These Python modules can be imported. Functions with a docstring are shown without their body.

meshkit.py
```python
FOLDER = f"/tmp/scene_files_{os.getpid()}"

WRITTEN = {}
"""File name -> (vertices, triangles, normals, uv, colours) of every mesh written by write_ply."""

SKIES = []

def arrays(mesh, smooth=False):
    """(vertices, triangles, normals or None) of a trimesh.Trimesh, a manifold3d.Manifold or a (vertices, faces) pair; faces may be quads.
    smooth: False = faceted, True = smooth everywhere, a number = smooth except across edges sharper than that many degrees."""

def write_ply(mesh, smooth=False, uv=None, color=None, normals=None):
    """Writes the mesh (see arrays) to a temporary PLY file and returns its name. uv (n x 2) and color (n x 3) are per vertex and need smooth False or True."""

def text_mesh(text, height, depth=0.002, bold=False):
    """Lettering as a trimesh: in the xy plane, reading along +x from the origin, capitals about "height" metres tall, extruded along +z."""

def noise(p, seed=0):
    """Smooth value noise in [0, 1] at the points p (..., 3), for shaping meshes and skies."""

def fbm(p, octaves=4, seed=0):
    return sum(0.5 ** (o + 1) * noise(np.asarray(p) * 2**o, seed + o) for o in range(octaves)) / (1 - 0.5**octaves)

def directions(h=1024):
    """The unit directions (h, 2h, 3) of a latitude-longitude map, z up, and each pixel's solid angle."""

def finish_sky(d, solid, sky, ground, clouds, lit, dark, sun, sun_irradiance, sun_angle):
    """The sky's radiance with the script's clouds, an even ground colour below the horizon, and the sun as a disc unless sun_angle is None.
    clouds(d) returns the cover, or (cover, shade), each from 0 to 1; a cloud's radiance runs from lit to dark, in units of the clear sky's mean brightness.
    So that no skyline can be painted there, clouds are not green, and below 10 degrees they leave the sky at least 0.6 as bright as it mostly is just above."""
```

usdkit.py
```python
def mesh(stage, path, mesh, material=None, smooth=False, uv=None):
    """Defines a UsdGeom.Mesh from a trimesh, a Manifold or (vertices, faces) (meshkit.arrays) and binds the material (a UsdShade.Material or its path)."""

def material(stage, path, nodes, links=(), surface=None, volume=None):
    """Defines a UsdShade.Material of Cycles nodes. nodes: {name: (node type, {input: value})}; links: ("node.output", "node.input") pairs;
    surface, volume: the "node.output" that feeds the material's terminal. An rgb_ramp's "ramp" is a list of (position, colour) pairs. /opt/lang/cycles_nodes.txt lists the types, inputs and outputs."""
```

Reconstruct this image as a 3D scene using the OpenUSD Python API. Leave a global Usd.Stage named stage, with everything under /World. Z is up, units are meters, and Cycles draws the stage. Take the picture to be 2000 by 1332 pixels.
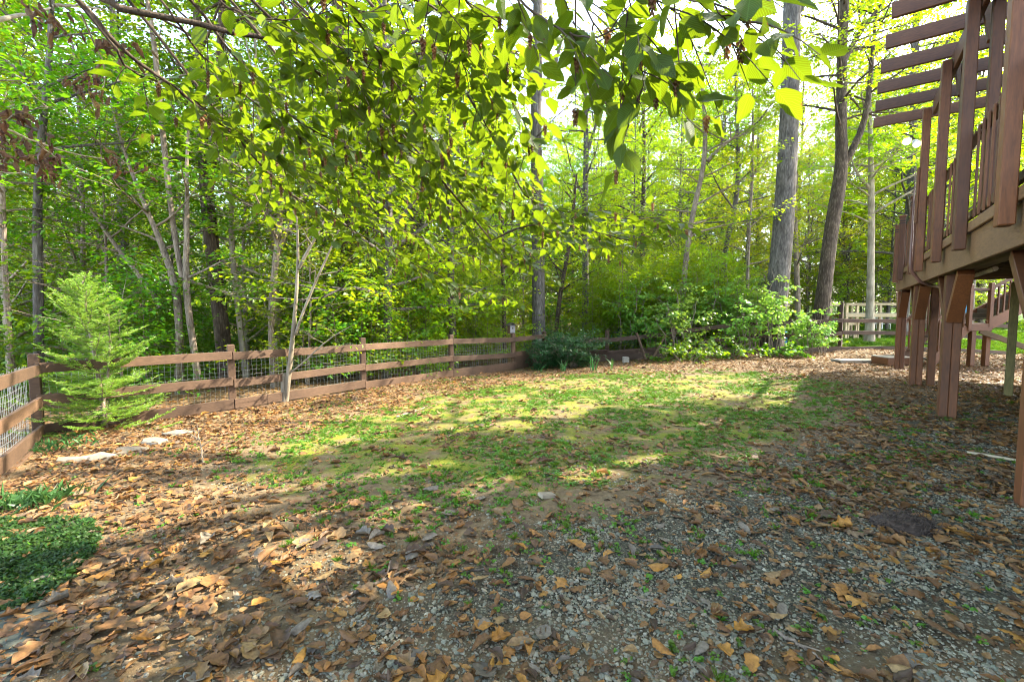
import math, random
import numpy as np, trimesh, usdkit, meshkit
from pxr import Usd, UsdGeom, UsdLux, UsdShade, Gf, Sdf, Vt
from scipy.spatial.transform import Rotation as Rot
import shapely
from shapely.geometry import Polygon, Point

stage = Usd.Stage.CreateInMemory()
UsdGeom.SetStageUpAxis(stage, 'Z')
UsdGeom.Xform.Define(stage, '/World')

# ------------------------------------------------------------------ camera, sky, sun, exposure
EYE = np.array([0, 0, 1.5]); PITCH = math.radians(3.7); FPX = 889.0
cam = UsdGeom.Camera.Define(stage, '/World/Camera')
cam.CreateHorizontalApertureAttr(36.0); cam.CreateVerticalApertureAttr(36.0 * 681 / 1024)
cam.CreateFocalLengthAttr(16.0); cam.CreateClippingRangeAttr(Gf.Vec2f(0.05, 500))
cam.AddTranslateOp().Set(Gf.Vec3d(*EYE)); cam.AddRotateXOp().Set(90 - math.degrees(PITCH))
cam.CreateExposureAttr(3.3)
SUN_EL = math.radians(41); SUN_AZ = (0.95, 0.31)          # horizontal direction towards the sun
SUN = np.array([SUN_AZ[0] * math.cos(SUN_EL), SUN_AZ[1] * math.cos(SUN_EL), math.sin(SUN_EL)]); SUN /= np.linalg.norm(SUN)
sky_mat = usdkit.material(stage, '/World/Looks/sky', {
    's': ('sky_texture', {'sky_type': 'single_scattering', 'sun_disc': False, 'sun_elevation': SUN_EL,
                          'sun_rotation': math.atan2(SUN[0], SUN[1]), 'aerosol_density': 1.6, 'ozone_density': 0.6}),
    'h': ('hsv', {'saturation': 0.85}), 'b': ('background_shader', {'strength': 0.145})}, [('s.color', 'h.color'), ('h.color', 'b.color')], surface='b.background')
dome = UsdLux.DomeLight.Define(stage, '/World/sky')
UsdShade.MaterialBindingAPI.Apply(dome.GetPrim()).Bind(sky_mat)
dome.GetPrim().SetCustomDataByKey('kind', 'structure')
sun = UsdLux.DistantLight.Define(stage, '/World/sun')
sun.CreateIntensityAttr(0.75); sun.CreateAngleAttr(0.5); sun.CreateNormalizeAttr(True); sun.CreateColorAttr(Gf.Vec3f(1.0, 0.91, 0.74))
zax = Gf.Rotation(Gf.Vec3d(0, 0, 1), Gf.Vec3d(*SUN.tolist()))
sun.AddTransformOp().Set(Gf.Matrix4d().SetRotate(zax))

# ------------------------------------------------------------------ helpers
def ray(px, py):
    x = (px - 1000) / FPX; y = -(py - 666) / FPX; c, s = math.cos(PITCH), math.sin(PITCH)
    return np.array([x, c + y * s, y * c - s])
def at(px, py, Y):
    d = ray(px, py); return EYE + d * Y / d[1]
def smooth(a, b, x):
    t = np.clip((np.asarray(x, float) - a) / (b - a), 0, 1); return t * t * (3 - 2 * t)
def hgt(x, y):
    x = np.asarray(x, float); y = np.asarray(y, float)
    d = (x - (-10.6 + .735 * y)) * .806                       # distance inside the left fence
    left = -.2 * (1 - smooth(0, 6, d)) - .12 * smooth(10, 14, y) * (1 - smooth(1, 5, d))
    out = -.9 * smooth(.5, 14, -d) - 0.6 * smooth(14, 40, -d)
    lawn = 0.028 * np.maximum(y - 17, 0) * smooth(3, 12, x)
    far = smooth(16, 24, np.hypot(x, y))
    p = np.stack([x, y, 0 * x], -1)
    bump = (meshkit.fbm(p * .9, 3, 5) - .5) * .07 + (meshkit.fbm(p * .16, 3, 9) - .5) * .9 * far
    near = 1 - smooth(1.0, 1.6, np.abs(x) * 0 + 0)            # camera stands on level ground
    return left + out + lawn + bump
def gnd(px, py):
    d = ray(px, py); z = 0.0
    for _ in range(12):
        p = EYE + d * (z - EYE[2]) / d[2]; z = float(hgt(p[0], p[1]))
    return np.array([p[0], p[1], z])
_used = {}
def numbered(name, parent):
    k = (str(parent), name); n = _used.get(k, 0); _used[k] = n + 1
    return name if n == 0 else f'{name}_{n:03d}'
def path_of(p): return p if isinstance(p, str) else str(p.GetPath())
def tag(prim, label=None, cat=None, group=None, kind=None):
    for k, v in (('label', label), ('category', cat), ('group', group), ('kind', kind)):
        if v: prim.SetCustomDataByKey(k, v)
    return prim
def thing(name, label, cat, loc=(0, 0, 0), rz=0, group=None, kind=None):
    x = UsdGeom.Xform.Define(stage, '/World/' + numbered(name, '/World'))
    x.AddTranslateOp().Set(Gf.Vec3d(*map(float, loc)))
    if rz: x.AddRotateZOp().Set(math.degrees(rz))
    x.GetPrim().SetMetadata('kind', 'component') if False else None
    return tag(x.GetPrim(), label, cat, group, kind)
def obj(name, mesh, mat, parent='/World', smooth=False, **kw):
    pp = path_of(parent)
    m = usdkit.mesh(stage, pp + '/' + numbered(name, pp), mesh, MAT[mat] if isinstance(mat, str) else mat, smooth)
    return tag(m.GetPrim(), **kw)
def cls(name):
    return stage.CreateClassPrim('/World/' + name)
def copy_of(src, name, loc, rz, scale, label, cat, group, tilt=None):
    x = UsdGeom.Xform.Define(stage, '/World/' + numbered(name, '/World'))
    x.AddTranslateOp().Set(Gf.Vec3d(*map(float, loc)))
    if tilt is not None: x.AddOrientOp().Set(Gf.Quatf(float(tilt[3]), float(tilt[0]), float(tilt[1]), float(tilt[2])))
    else: x.AddRotateZOp().Set(math.degrees(rz))
    x.AddScaleOp().Set(Gf.Vec3f(*([float(scale)] * 3 if np.ndim(scale) == 0 else map(float, scale))))
    p = x.GetPrim(); p.GetReferences().AddInternalReference(src.GetPath()); p.SetInstanceable(True)
    return tag(p, label, cat, group)
def instancer(name, protos, idx, pos, quat, scale, parent='/World', **kw):
    """protos: list of (name, mesh, material, smooth)"""
    pi = UsdGeom.PointInstancer.Define(stage, path_of(parent) + '/' + numbered(name, path_of(parent)))
    targets = []
    for n, m, mat, sm in protos:
        o = obj(n, m, mat, pi.GetPrim(), sm); targets.append(o.GetPath())
    pi.CreatePrototypesRel().SetTargets(targets)
    pi.CreateProtoIndicesAttr(Vt.IntArray.FromNumpy(np.asarray(idx, np.int32)))
    pi.CreatePositionsAttr(Vt.Vec3fArray.FromNumpy(np.asarray(pos, np.float32)))
    q = np.asarray(quat, float)
    pi.CreateOrientationsAttr(Vt.QuathArray([Gf.Quath(float(a[3]), float(a[0]), float(a[1]), float(a[2])) for a in q]))
    s = np.asarray(scale, np.float32); s = np.repeat(s[:, None], 3, 1) if s.ndim == 1 else s
    pi.CreateScalesAttr(Vt.Vec3fArray.FromNumpy(s))
    return tag(pi.GetPrim(), **kw)

class MB:
    """collects triangles"""
    def __init__(s): s.v, s.f, s.n = [], [], 0
    def add(s, v, f):
        v = np.asarray(v, float); f = np.asarray(f, int)
        if f.shape[1] == 4: f = np.vstack([f[:, [0, 1, 2]], f[:, [0, 2, 3]]])
        s.v.append(v); s.f.append(f + s.n); s.n += len(v); return s
    def tube(s, pts, rad, k=6, cap=True):
        p = np.asarray(pts, float); r = np.broadcast_to(np.asarray(rad, float), (len(p),))
        t = np.gradient(p, axis=0); t /= np.linalg.norm(t, axis=1, keepdims=True) + 1e-12
        m = t.mean(0); ref = np.array([0, 0, 1.]) if abs(m[2]) < .75 * np.linalg.norm(m) + 1e-9 else np.array([1., 0, 0])
        a = np.cross(t, ref); a /= np.linalg.norm(a, axis=1, keepdims=True) + 1e-12; b = np.cross(t, a)
        g = np.arange(k) * 2 * np.pi / k
        v = p[:, None] + r[:, None, None] * (np.cos(g)[None, :, None] * a[:, None] + np.sin(g)[None, :, None] * b[:, None])
        i, j = np.meshgrid(np.arange(len(p) - 1), np.arange(k), indexing='ij')
        q = np.stack([i * k + j, (i + 1) * k + j, (i + 1) * k + (j + 1) % k, i * k + (j + 1) % k], -1).reshape(-1, 4)
        v = v.reshape(-1, 3); f = np.vstack([q[:, [0, 1, 2]], q[:, [0, 2, 3]]])
        if cap:
            e = np.arange(1, k - 1); o = (len(p) - 1) * k
            f = np.vstack([f, np.stack([0 * e, e, e + 1], 1), np.stack([0 * e + o, o + e + 1, o + e], 1)])
        return s.add(v, f)
    def box(s, c, half, ax=None, bev=0.0):
        """box with centre, half extents and axes (rows); bev chamfers the edges"""
        v, f = rbox(half, bev)
        ax = np.eye(3) if ax is None else np.asarray(ax)
        return s.add(np.asarray(c) + v @ ax, f)
    def bar(s, a, b, w, h, up=(0, 0, 1), bev=0.004):
        """beam from a to b, w wide (sideways) and h high"""
        a = np.asarray(a, float); b = np.asarray(b, float); d = b - a; L = np.linalg.norm(d); d /= L
        sd = np.cross(d, up); sd /= np.linalg.norm(sd); uu = np.cross(sd, d)
        return s.box((a + b) / 2, (L / 2, w / 2, h / 2), np.array([d, sd, uu]), bev)
    def mesh(s): return np.vstack(s.v), np.vstack(s.f)
_rb = {}
def rbox(half, bev):
    hx, hy, hz = half
    if bev <= 0:
        m = trimesh.creation.box([2 * hx, 2 * hy, 2 * hz]); return np.array(m.vertices), np.array(m.faces)
    bev = min(bev, .4 * min(half)); pts = []
    for sx in (-1, 1):
        for sy in (-1, 1):
            for sz in (-1, 1):
                pts += [(sx * (hx - bev), sy * (hy - bev), sz * hz), (sx * (hx - bev), sy * hy, sz * (hz - bev)), (sx * hx, sy * (hy - bev), sz * (hz - bev))]
    h = trimesh.convex.convex_hull(np.array(pts)); return np.array(h.vertices), np.array(h.faces)
def bar(a, b, w, h, up=(0, 0, 1), bev=.004): return MB().bar(a, b, w, h, up, bev).mesh()

# ------------------------------------------------------------------ materials
MAT = {}
def M(name, nodes, links, surface): MAT[name] = usdkit.material(stage, '/World/Looks/' + name, nodes, links, surface=surface)
def wood(name, c0, c1, scale=(3, 3, 3), rough=.62, grain=22, weather=None, spec=.35):
    n = {'t': ('texture_coordinate', {}), 'g': ('geometry', {}), 'oi': ('object_info', {}),
         'm': ('mapping', {'scale': scale}),
         'n1': ('noise_texture', {'scale': 1.6, 'detail': 5, 'roughness': .62}),
         'n2': ('noise_texture', {'scale': grain, 'detail': 4, 'roughness': .7, 'distortion': .4}),
         'r': ('rgb_ramp', {'ramp': [(.28, c0), (.72, c1)]}),
         'mx': ('mix_color', {'blend_type': 'multiply', 'fac': .7}),
         'r2': ('rgb_ramp', {'ramp': [(.3, (.40, .40, .40)), (.62, (1.05, 1.05, 1.05))]}),
         'hv': ('hsv', {'saturation': 1.0}), 'mr': ('map_range', {'from_min': 0, 'from_max': 1, 'to_min': .68, 'to_max': 1.28}),
         'b': ('bump', {'strength': .35, 'distance': .004}), 'p': ('principled_bsdf', {'roughness': rough, 'specular_ior_level': spec})}
    l = [('g.position', 'm.vector'), ('m.vector', 'n2.vector'), ('g.position', 'n1.vector'), ('n1.fac', 'r.fac'), ('n2.fac', 'r2.fac'), ('r.color', 'mx.a'), ('r2.color', 'mx.b'),
         ('mx.result', 'hv.color'), ('oi.random', 'mr.value'), ('mr.result', 'hv.value'), ('hv.color', 'p.base_color'), ('n2.fac', 'b.height'), ('b.normal', 'p.normal')]
    M(name, n, l, 'p.BSDF')
wood('stain', (.072, .024, .007), (.118, .041, .012), (2.2, 2.2, .28), .55)
wood('stain_flat', (.068, .023, .007), (.112, .040, .012), (.5, .5, 3), .55)
wood('rim_wood', (.095, .046, .018), (.15, .078, .033), (.5, .5, 3), .7)
wood('under_wood', (.06, .04, .022), (.11, .075, .04), (.7, .7, 3), .85)
wood('fence_wood', (.062, .034, .018), (.125, .070, .038), (.6, .6, 4), .75)
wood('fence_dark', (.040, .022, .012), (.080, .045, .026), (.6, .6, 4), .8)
wood('grey_wood', (.22, .185, .14), (.36, .31, .24), (.6, .6, 4), .85)
wood('tan_wood', (.42, .30, .16), (.56, .42, .25), (1, 1, 2), .7)
wood('mossy_wood', (.075, .065, .025), (.15, .125, .045), (2, 2, .4), .85)
def bark(name, c0, c1, c2, sc=1.0, moss=None):
    n = {'g': ('geometry', {}), 'm': ('mapping', {'scale': (14 * sc, 14 * sc, 2.6 * sc)}), 'oi': ('object_info', {}),
         'v': ('voronoi_texture', {'scale': 1.6, 'feature': 'distance_to_edge', 'randomness': 1.0}),
         'n': ('noise_texture', {'scale': 1.0, 'detail': 6, 'roughness': .65, 'distortion': .5}),
         'n3': ('noise_texture', {'scale': 2.2, 'detail': 3}),
         'a': ('math', {'math_type': 'multiply_add', 'value2': .55}), 
         'r': ('rgb_ramp', {'ramp': [(.25, c0), (.55, c1), (.8, c2)]}),
         'r3': ('rgb_ramp', {'ramp': [(.4, (.8, .8, .8)), (.62, (1.15, 1.15, 1.12))]}),
         'mx': ('mix_color', {'blend_type': 'multiply', 'fac': 1.0, 'use_clamp_result': False}),
         'b': ('bump', {'strength': .9, 'distance': .03}), 'p': ('principled_bsdf', {'roughness': .9, 'specular_ior_level': .2})}
    l = [('g.position', 'm.vector'), ('m.vector', 'v.vector'), ('m.vector', 'n.vector'), ('v.distance', 'a.value1'), ('n.fac', 'a.value3'), ('a.value', 'r.fac'), ('g.position', 'n3.vector'),
         ('n3.fac', 'r3.fac'), ('r.color', 'mx.a'), ('r3.color', 'mx.b'), ('mx.result', 'p.base_color'), ('a.value', 'b.height'), ('b.normal', 'p.normal')]
    M(name, n, l, 'p.BSDF')
bark('bark_grey', (.026, .021, .017), (.085, .073, .062), (.150, .134, .117))
bark('bark_dark', (.020, .014, .009), (.062, .044, .030), (.125, .095, .068))
bark('bark_brown', (.06, .045, .03), (.17, .13, .095), (.27, .22, .17), 1.6)
bark('bark_myrtle', (.085, .066, .044), (.165, .135, .095), (.23, .19, .14), .45)
bark('bark_pale', (.13, .10, .07), (.26, .215, .155), (.35, .30, .23), .45)
def leafmat(name, dark, light, trans, tmix=.5, rough=.45, hue=.03, spots=None, spec=.4):
    """leaf: diffuse and gloss on top, light coming through from behind; every leaf and every plant its own tone"""
    n = {'g': ('geometry', {}), 'oi': ('object_info', {}),
         'r': ('rgb_ramp', {'ramp': [(0, dark), (1, light)]}),
         'rt': ('rgb_ramp', {'ramp': [(0, tuple(.62 * c for c in trans)), (.6, trans), (1, (trans[0] * 1.5, trans[1] * 1.12, trans[2]))]}),
         'h1': ('map_range', {'to_min': .5 - hue, 'to_max': .5 + hue * .4}), 'v1': ('map_range', {'to_min': .75, 'to_max': 1.25}),
         'hv': ('hsv', {}), 'hv2': ('hsv', {}),
         'd': ('principled_bsdf', {'roughness': rough, 'specular_ior_level': spec}), 't': ('translucent_bsdf', {}), 'x': ('mix_closure', {'fac': tmix})}
    l = [('g.random_per_island', 'r.fac'), ('g.random_per_island', 'rt.fac'), ('oi.random', 'h1.value'), ('oi.random', 'v1.value'), ('r.color', 'hv.color'), ('rt.color', 'hv2.color'),
         ('h1.result', 'hv.hue'), ('h1.result', 'hv2.hue'), ('v1.result', 'hv.value'), ('v1.result', 'hv2.value'),
         ('hv.color', 'd.base_color'), ('hv2.color', 't.color'), ('d.BSDF', 'x.closure1'), ('t.BSDF', 'x.closure2')]
    M(name, n, l, 'x.closure')
leafmat('leaf_green', (.030, .11, .005), (.105, .22, .010), (.28, .56, .006))
leafmat('leaf_lime', (.06, .15, .005), (.17, .27, .010), (.50, .72, .006), .55)
leafmat('leaf_gold', (.11, .16, .008), (.27, .27, .015), (.72, .72, .010), .55)
leafmat('leaf_shade', (.012, .060, .016), (.035, .105, .03), (.05, .16, .02), .3)
leafmat('leaf_mint', (.11, .26, .035), (.25, .42, .09), (.34, .62, .06), .45, .35)
leafmat('leaf_conifer', (.10, .19, .022), (.36, .46, .09), (.40, .56, .05), .38)
leafmat('leaf_cover', (.016, .045, .006), (.040, .090, .014), (.05, .12, .01), .2, .5, spec=.2)
leafmat('weed', (.06, .155, .010), (.15, .27, .022), (.2, .40, .015), .35)
leafmat('blade', (.03, .12, .03), (.09, .20, .07), (.10, .28, .05), .3)
leafmat('withered', (.075, .042, .02), (.33, .20, .10), (.45, .25, .085), .35, .7)
# broad leaf with veins, in leaf coordinates (primvar st: u along, v across)
n = {'uv': ('uvmap', {'attribute': 'st'}), 's': ('separate_xyz', {}), 'g': ('geometry', {}), 'oi': ('object_info', {}),
     'av': ('math', {'math_type': 'absolute'}), 'k': ('math', {'math_type': 'multiply_add', 'value2': -.85}),
     'w': ('math', {'math_type': 'multiply', 'value2': 75.0}), 'sn': ('math', {'math_type': 'sine'}), 'vr': ('map_range', {'from_min': .55, 'from_max': 1.0, 'clamp': True}),
     'mid': ('map_range', {'from_min': .03, 'from_max': .0, 'clamp': True}), 'mx': ('math', {'math_type': 'maximum'}),
     'n': ('noise_texture', {'scale': 60, 'detail': 3}), 'bl': ('noise_texture', {'scale': 23, 'detail': 4, 'roughness': .7}), 'br': ('rgb_ramp', {'ramp': [(.66, (0, 0, 0)), (.70, (1, 1, 1))]}),
     'r': ('rgb_ramp', {'ramp': [(0, (.025, .055, .005)), (.7, (.07, .105, .008)), (.93, (.14, .14, .010)), (1, (.18, .11, .015))]}),
     'rt': ('rgb_ramp', {'ramp': [(0, (.15, .20, .004)), (.55, (.36, .38, .006)), (.92, (.58, .50, .008)), (1, (.5, .32, .015))]}),
     'c1': ('mix_color', {'blend_type': 'mix', 'b': (.12, .18, .03)}), 'c2': ('mix_color', {'blend_type': 'mix', 'b': (.16, .30, .008)}),
     'd1': ('mix_color', {'b': (.10, .045, .02)}), 'd2': ('mix_color', {'b': (.16, .07, .02)}), 'f': ('math', {'math_type': 'multiply', 'value2': .8}),
     'b': ('bump', {'strength': .5, 'distance': .002, 'invert': True}), 'd': ('principled_bsdf', {'roughness': .42, 'specular_ior_level': .45}), 't': ('translucent_bsdf', {}), 'x': ('mix_closure', {'fac': .58})}
l = [('uv.UV', 's.vector'), ('s.y', 'av.value1'), ('av.value', 'k.value1'), ('s.x', 'k.value3'), ('k.value', 'w.value1'), ('w.value', 'sn.value1'), ('sn.value', 'vr.value'), ('av.value', 'mid.value'),
     ('vr.result', 'mx.value1'), ('mid.result', 'mx.value2'), ('mx.value', 'f.value1'), ('g.random_per_island', 'r.fac'), ('g.random_per_island', 'rt.fac'),
     ('r.color', 'c1.a'), ('f.value', 'c1.fac'), ('rt.color', 'c2.a'), ('f.value', 'c2.fac'), ('g.position', 'bl.vector'), ('bl.fac', 'br.fac'), ('br.color', 'd1.fac'), ('br.color', 'd2.fac'),
     ('c1.result', 'd1.a'), ('c2.result', 'd2.a'), ('d1.result', 'd.base_color'), ('d2.result', 't.color'), ('mx.value', 'b.height'), ('b.normal', 'd.normal'), ('d.BSDF', 'x.closure1'), ('t.BSDF', 'x.closure2')]
M('hornbeam_leaf', n, l, 'x.closure')
def litter(name, cols, tm=.12):
    k = len(cols)
    n = {'g': ('geometry', {}), 'oi': ('object_info', {}), 'tc': ('texture_coordinate', {}), 'r': ('rgb_ramp', {'ramp': [((i + .5) / k, c) for i, c in enumerate(cols)]}),
         'n': ('noise_texture', {'scale': 45, 'detail': 4, 'roughness': .65}), 'nr': ('rgb_ramp', {'ramp': [(.3, (.55, .5, .48)), (.65, (1.15, 1.12, 1.1))]}),
         'mx': ('mix_color', {'blend_type': 'multiply', 'fac': 1.0, 'use_clamp_result': False}), 'b': ('bump', {'strength': .4, 'distance': .003}),
         'd': ('principled_bsdf', {'roughness': .6, 'specular_ior_level': .35}), 't': ('translucent_bsdf', {}), 'x': ('mix_closure', {'fac': tm})}
    l = [('oi.random', 'r.fac'), ('g.position', 'n.vector'), ('n.fac', 'nr.fac'), ('r.color', 'mx.a'), ('nr.color', 'mx.b'), ('mx.result', 'd.base_color'), ('mx.result', 't.color'),
         ('n.fac', 'b.height'), ('b.normal', 'd.normal'), ('d.BSDF', 'x.closure1'), ('t.BSDF', 'x.closure2')]
    M(name, n, l, 'x.closure')
litter('litter_mixed', [(.13, .060, .018), (.23, .108, .030), (.065, .034, .015), (.30, .150, .040), (.19, .092, .028), (.26, .160, .062), (.10, .050, .020), (.16, .076, .024), (.17, .12, .068), (.36, .175, .026), (.075, .040, .018), (.21, .105, .033), (.13, .062, .022), (.085, .044, .019), (.24, .135, .042), (.10, .065, .032), (.05, .03, .016), (.27, .125, .032)])
litter('litter_brown', [(.12, .060, .021), (.19, .094, .030), (.15, .076, .026)])
litter('litter_tan', [(.24, .155, .06), (.29, .185, .075), (.22, .135, .055)])
litter('litter_orange', [(.32, .15, .028), (.38, .19, .032), (.27, .12, .024)])
litter('litter_dark', [(.055, .032, .016), (.08, .045, .021), (.065, .04, .024)])
litter('litter_grey', [(.15, .125, .09), (.20, .17, .13), (.12, .10, .075)])
litter('seed_brown', [(.14, .07, .03), (.22, .11, .045), (.10, .05, .025), (.27, .13, .05)], .2)
def stonemat(name, cols, rough=.8):
    k = len(cols)
    n = {'g': ('geometry', {}), 'oi': ('object_info', {}), 'r': ('rgb_ramp', {'ramp': [((i + .5) / k, c) for i, c in enumerate(cols)]}),
         'n': ('noise_texture', {'scale': 18, 'detail': 6, 'roughness': .7}), 'nr': ('rgb_ramp', {'ramp': [(.3, (.7, .7, .7)), (.7, (1.1, 1.1, 1.08))]}),
         'mx': ('mix_color', {'blend_type': 'multiply', 'fac': 1.0, 'use_clamp_result': False}), 'b': ('bump', {'strength': .5, 'distance': .01}), 'p': ('principled_bsdf', {'roughness': rough})}
    M(name, n, [('oi.random', 'r.fac'), ('g.position', 'n.vector'), ('n.fac', 'nr.fac'), ('r.color', 'mx.a'), ('nr.color', 'mx.b'), ('mx.result', 'p.base_color'), ('n.fac', 'b.height'), ('b.normal', 'p.normal')], 'p.BSDF')
stonemat('pebble', [(.14, .13, .085), (.205, .195, .13), (.10, .095, .066), (.26, .225, .15), (.165, .16, .11), (.22, .15, .075), (.115, .12, .078), (.30, .27, .19), (.19, .13, .075)], .8)
stonemat('edge_stone', [(.20, .155, .10), (.26, .21, .145)])
stonemat('flagstone', [(.05, .053, .036), (.062, .066, .046)])
stonemat('soil_clod', [(.035, .022, .014), (.05, .03, .02)], .95)
def plain(name, col, rough=.5, metal=0.0):
    n = {'g': ('geometry', {}), 'n': ('noise_texture', {'scale': 9, 'detail': 4}), 'r': ('rgb_ramp', {'ramp': [(.3, tuple(.8 * c for c in col)), (.7, col)]}), 'p': ('principled_bsdf', {'roughness': rough, 'metallic': metal})}
    M(name, n, [('g.position', 'n.vector'), ('n.fac', 'r.fac'), ('r.color', 'p.base_color')], 'p.BSDF')
plain('wire', (.42, .41, .38), .45, .6); plain('white_paint', (.72, .71, .67), .5); plain('blue_paint', (.04, .22, .50), .5); plain('blue_tarp', (.05, .28, .48), .55)
plain('dark_metal', (.05, .04, .035), .5, .3); plain('pipe', (.11, .05, .035), .45); plain('stick', (.33, .27, .17), .7); plain('siding', (.40, .36, .29), .8)
plain('roof_shingle', (.07, .065, .06), .9); plain('birdhouse_front', (.19, .185, .19), .7); plain('hole', (.012, .011, .01), .9); plain('rubber', (.03, .03, .03), .8)
plain('glass_dark', (.03, .04, .05), .08); plain('nut', (.16, .085, .04), .55)
M('lamp_lit', {'e': ('emission', {'color': (1, .78, .45), 'strength': 2.0})}, [], 'e.emission')

# ground: soil, gravel, moss and forest floor by masks held on the mesh, broken up by noise
n = {'g': ('geometry', {}), 'a': ('attribute', {'attribute': 'cover'}), 's': ('separate_xyz', {}),
     'n1': ('noise_texture', {'scale': 2.3, 'detail': 6, 'roughness': .65}), 'n2': ('noise_texture', {'scale': 14, 'detail': 6, 'roughness': .7}), 'n3': ('noise_texture', {'scale': 90, 'detail': 4, 'roughness': .7}),
     'v': ('voronoi_texture', {'scale': 75, 'randomness': 1}), 'vl': ('voronoi_texture', {'scale': 16, 'randomness': 1}),
     'vw': ('white_noise_texture', {}), 'vw2': ('white_noise_texture', {}),
     'grav': ('rgb_ramp', {'ramp': [(0, (.06, .053, .034)), (.4, (.14, .13, .086)), (.75, (.21, .195, .13)), (.9, (.23, .17, .10)), (1, (.27, .25, .2))]}),
     'soil': ('rgb_ramp', {'ramp': [(.2, (.06, .04, .021)), (.5, (.135, .092, .048)), (.8, (.235, .17, .092))]}),
     'moss': ('rgb_ramp', {'ramp': [(.25, (.055, .065, .006)), (.5, (.125, .14, .010)), (.75, (.21, .205, .018))]}),
     'leaf': ('rgb_ramp', {'ramp': [(0, (.05, .03, .016)), (.35, (.14, .077, .033)), (.7, (.22, .125, .05)), (1, (.29, .195, .09))]}),
     'lawn': ('rgb_ramp', {'ramp': [(.2, (.06, .13, .010)), (.8, (.12, .20, .02))]}),
     'gdark': ('map_range', {'from_min': .0, 'from_max': .5, 'to_min': 1.15, 'to_max': .35, 'clamp': True}),
     'gm': ('mix_color', {'blend_type': 'multiply', 'fac': 1, 'use_clamp_result': False}),
     'mg': ('math', {'math_type': 'add'}), 'mg2': ('map_range', {'from_min': 1.0, 'from_max': 1.4, 'clamp': True}),
     'mm': ('math', {'math_type': 'add'}), 'mm2': ('map_range', {'from_min': 1.38, 'from_max': 1.58, 'clamp': True}),
     'x1': ('mix_color', {}), 'x2': ('mix_color', {}), 'x3': ('mix_color', {}), 'a2': ('attribute', {'attribute': 'cover2'}), 's2': ('separate_xyz', {}), 'x4': ('mix_color', {}),
     'lf': ('math', {'math_type': 'multiply', 'value2': .85}),
     'b': ('bump', {'strength': .8, 'distance': .015}), 'p': ('principled_bsdf', {'roughness': .9, 'specular_ior_level': .2})}
l = [('a.vector', 's.vector'), ('g.position', 'n1.vector'), ('g.position', 'n2.vector'), ('g.position', 'n3.vector'), ('g.position', 'v.vector'), ('g.position', 'vl.vector'), ('v.position', 'vw.vector'), ('vw.value', 'grav.fac'),
     ('vl.position', 'vw2.vector'), ('vw2.value', 'leaf.fac'), ('v.distance', 'gdark.value'), ('grav.color', 'gm.a'), ('gdark.result', 'gm.b'), ('n2.fac', 'soil.fac'), ('n3.fac', 'moss.fac'), ('n2.fac', 'lawn.fac'),
     ('s.x', 'mg.value1'), ('n2.fac', 'mg.value2'), ('mg.value', 'mg2.value'), ('s.y', 'mm.value1'), ('n1.fac', 'mm.value2'), ('mm.value', 'mm2.value'),
     ('soil.color', 'x1.a'), ('gm.result', 'x1.b'), ('mg2.result', 'x1.fac'), ('x1.result', 'x2.a'), ('moss.color', 'x2.b'), ('mm2.result', 'x2.fac'),
     ('s.z', 'lf.value1'), ('x2.result', 'x3.a'), ('leaf.color', 'x3.b'), ('lf.value', 'x3.fac'), ('a2.vector', 's2.vector'), ('x3.result', 'x4.a'), ('lawn.color', 'x4.b'), ('s2.x', 'x4.fac'),
     ('x4.result', 'p.base_color'), ('n3.fac', 'b.height'), ('b.normal', 'p.normal')]
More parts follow.
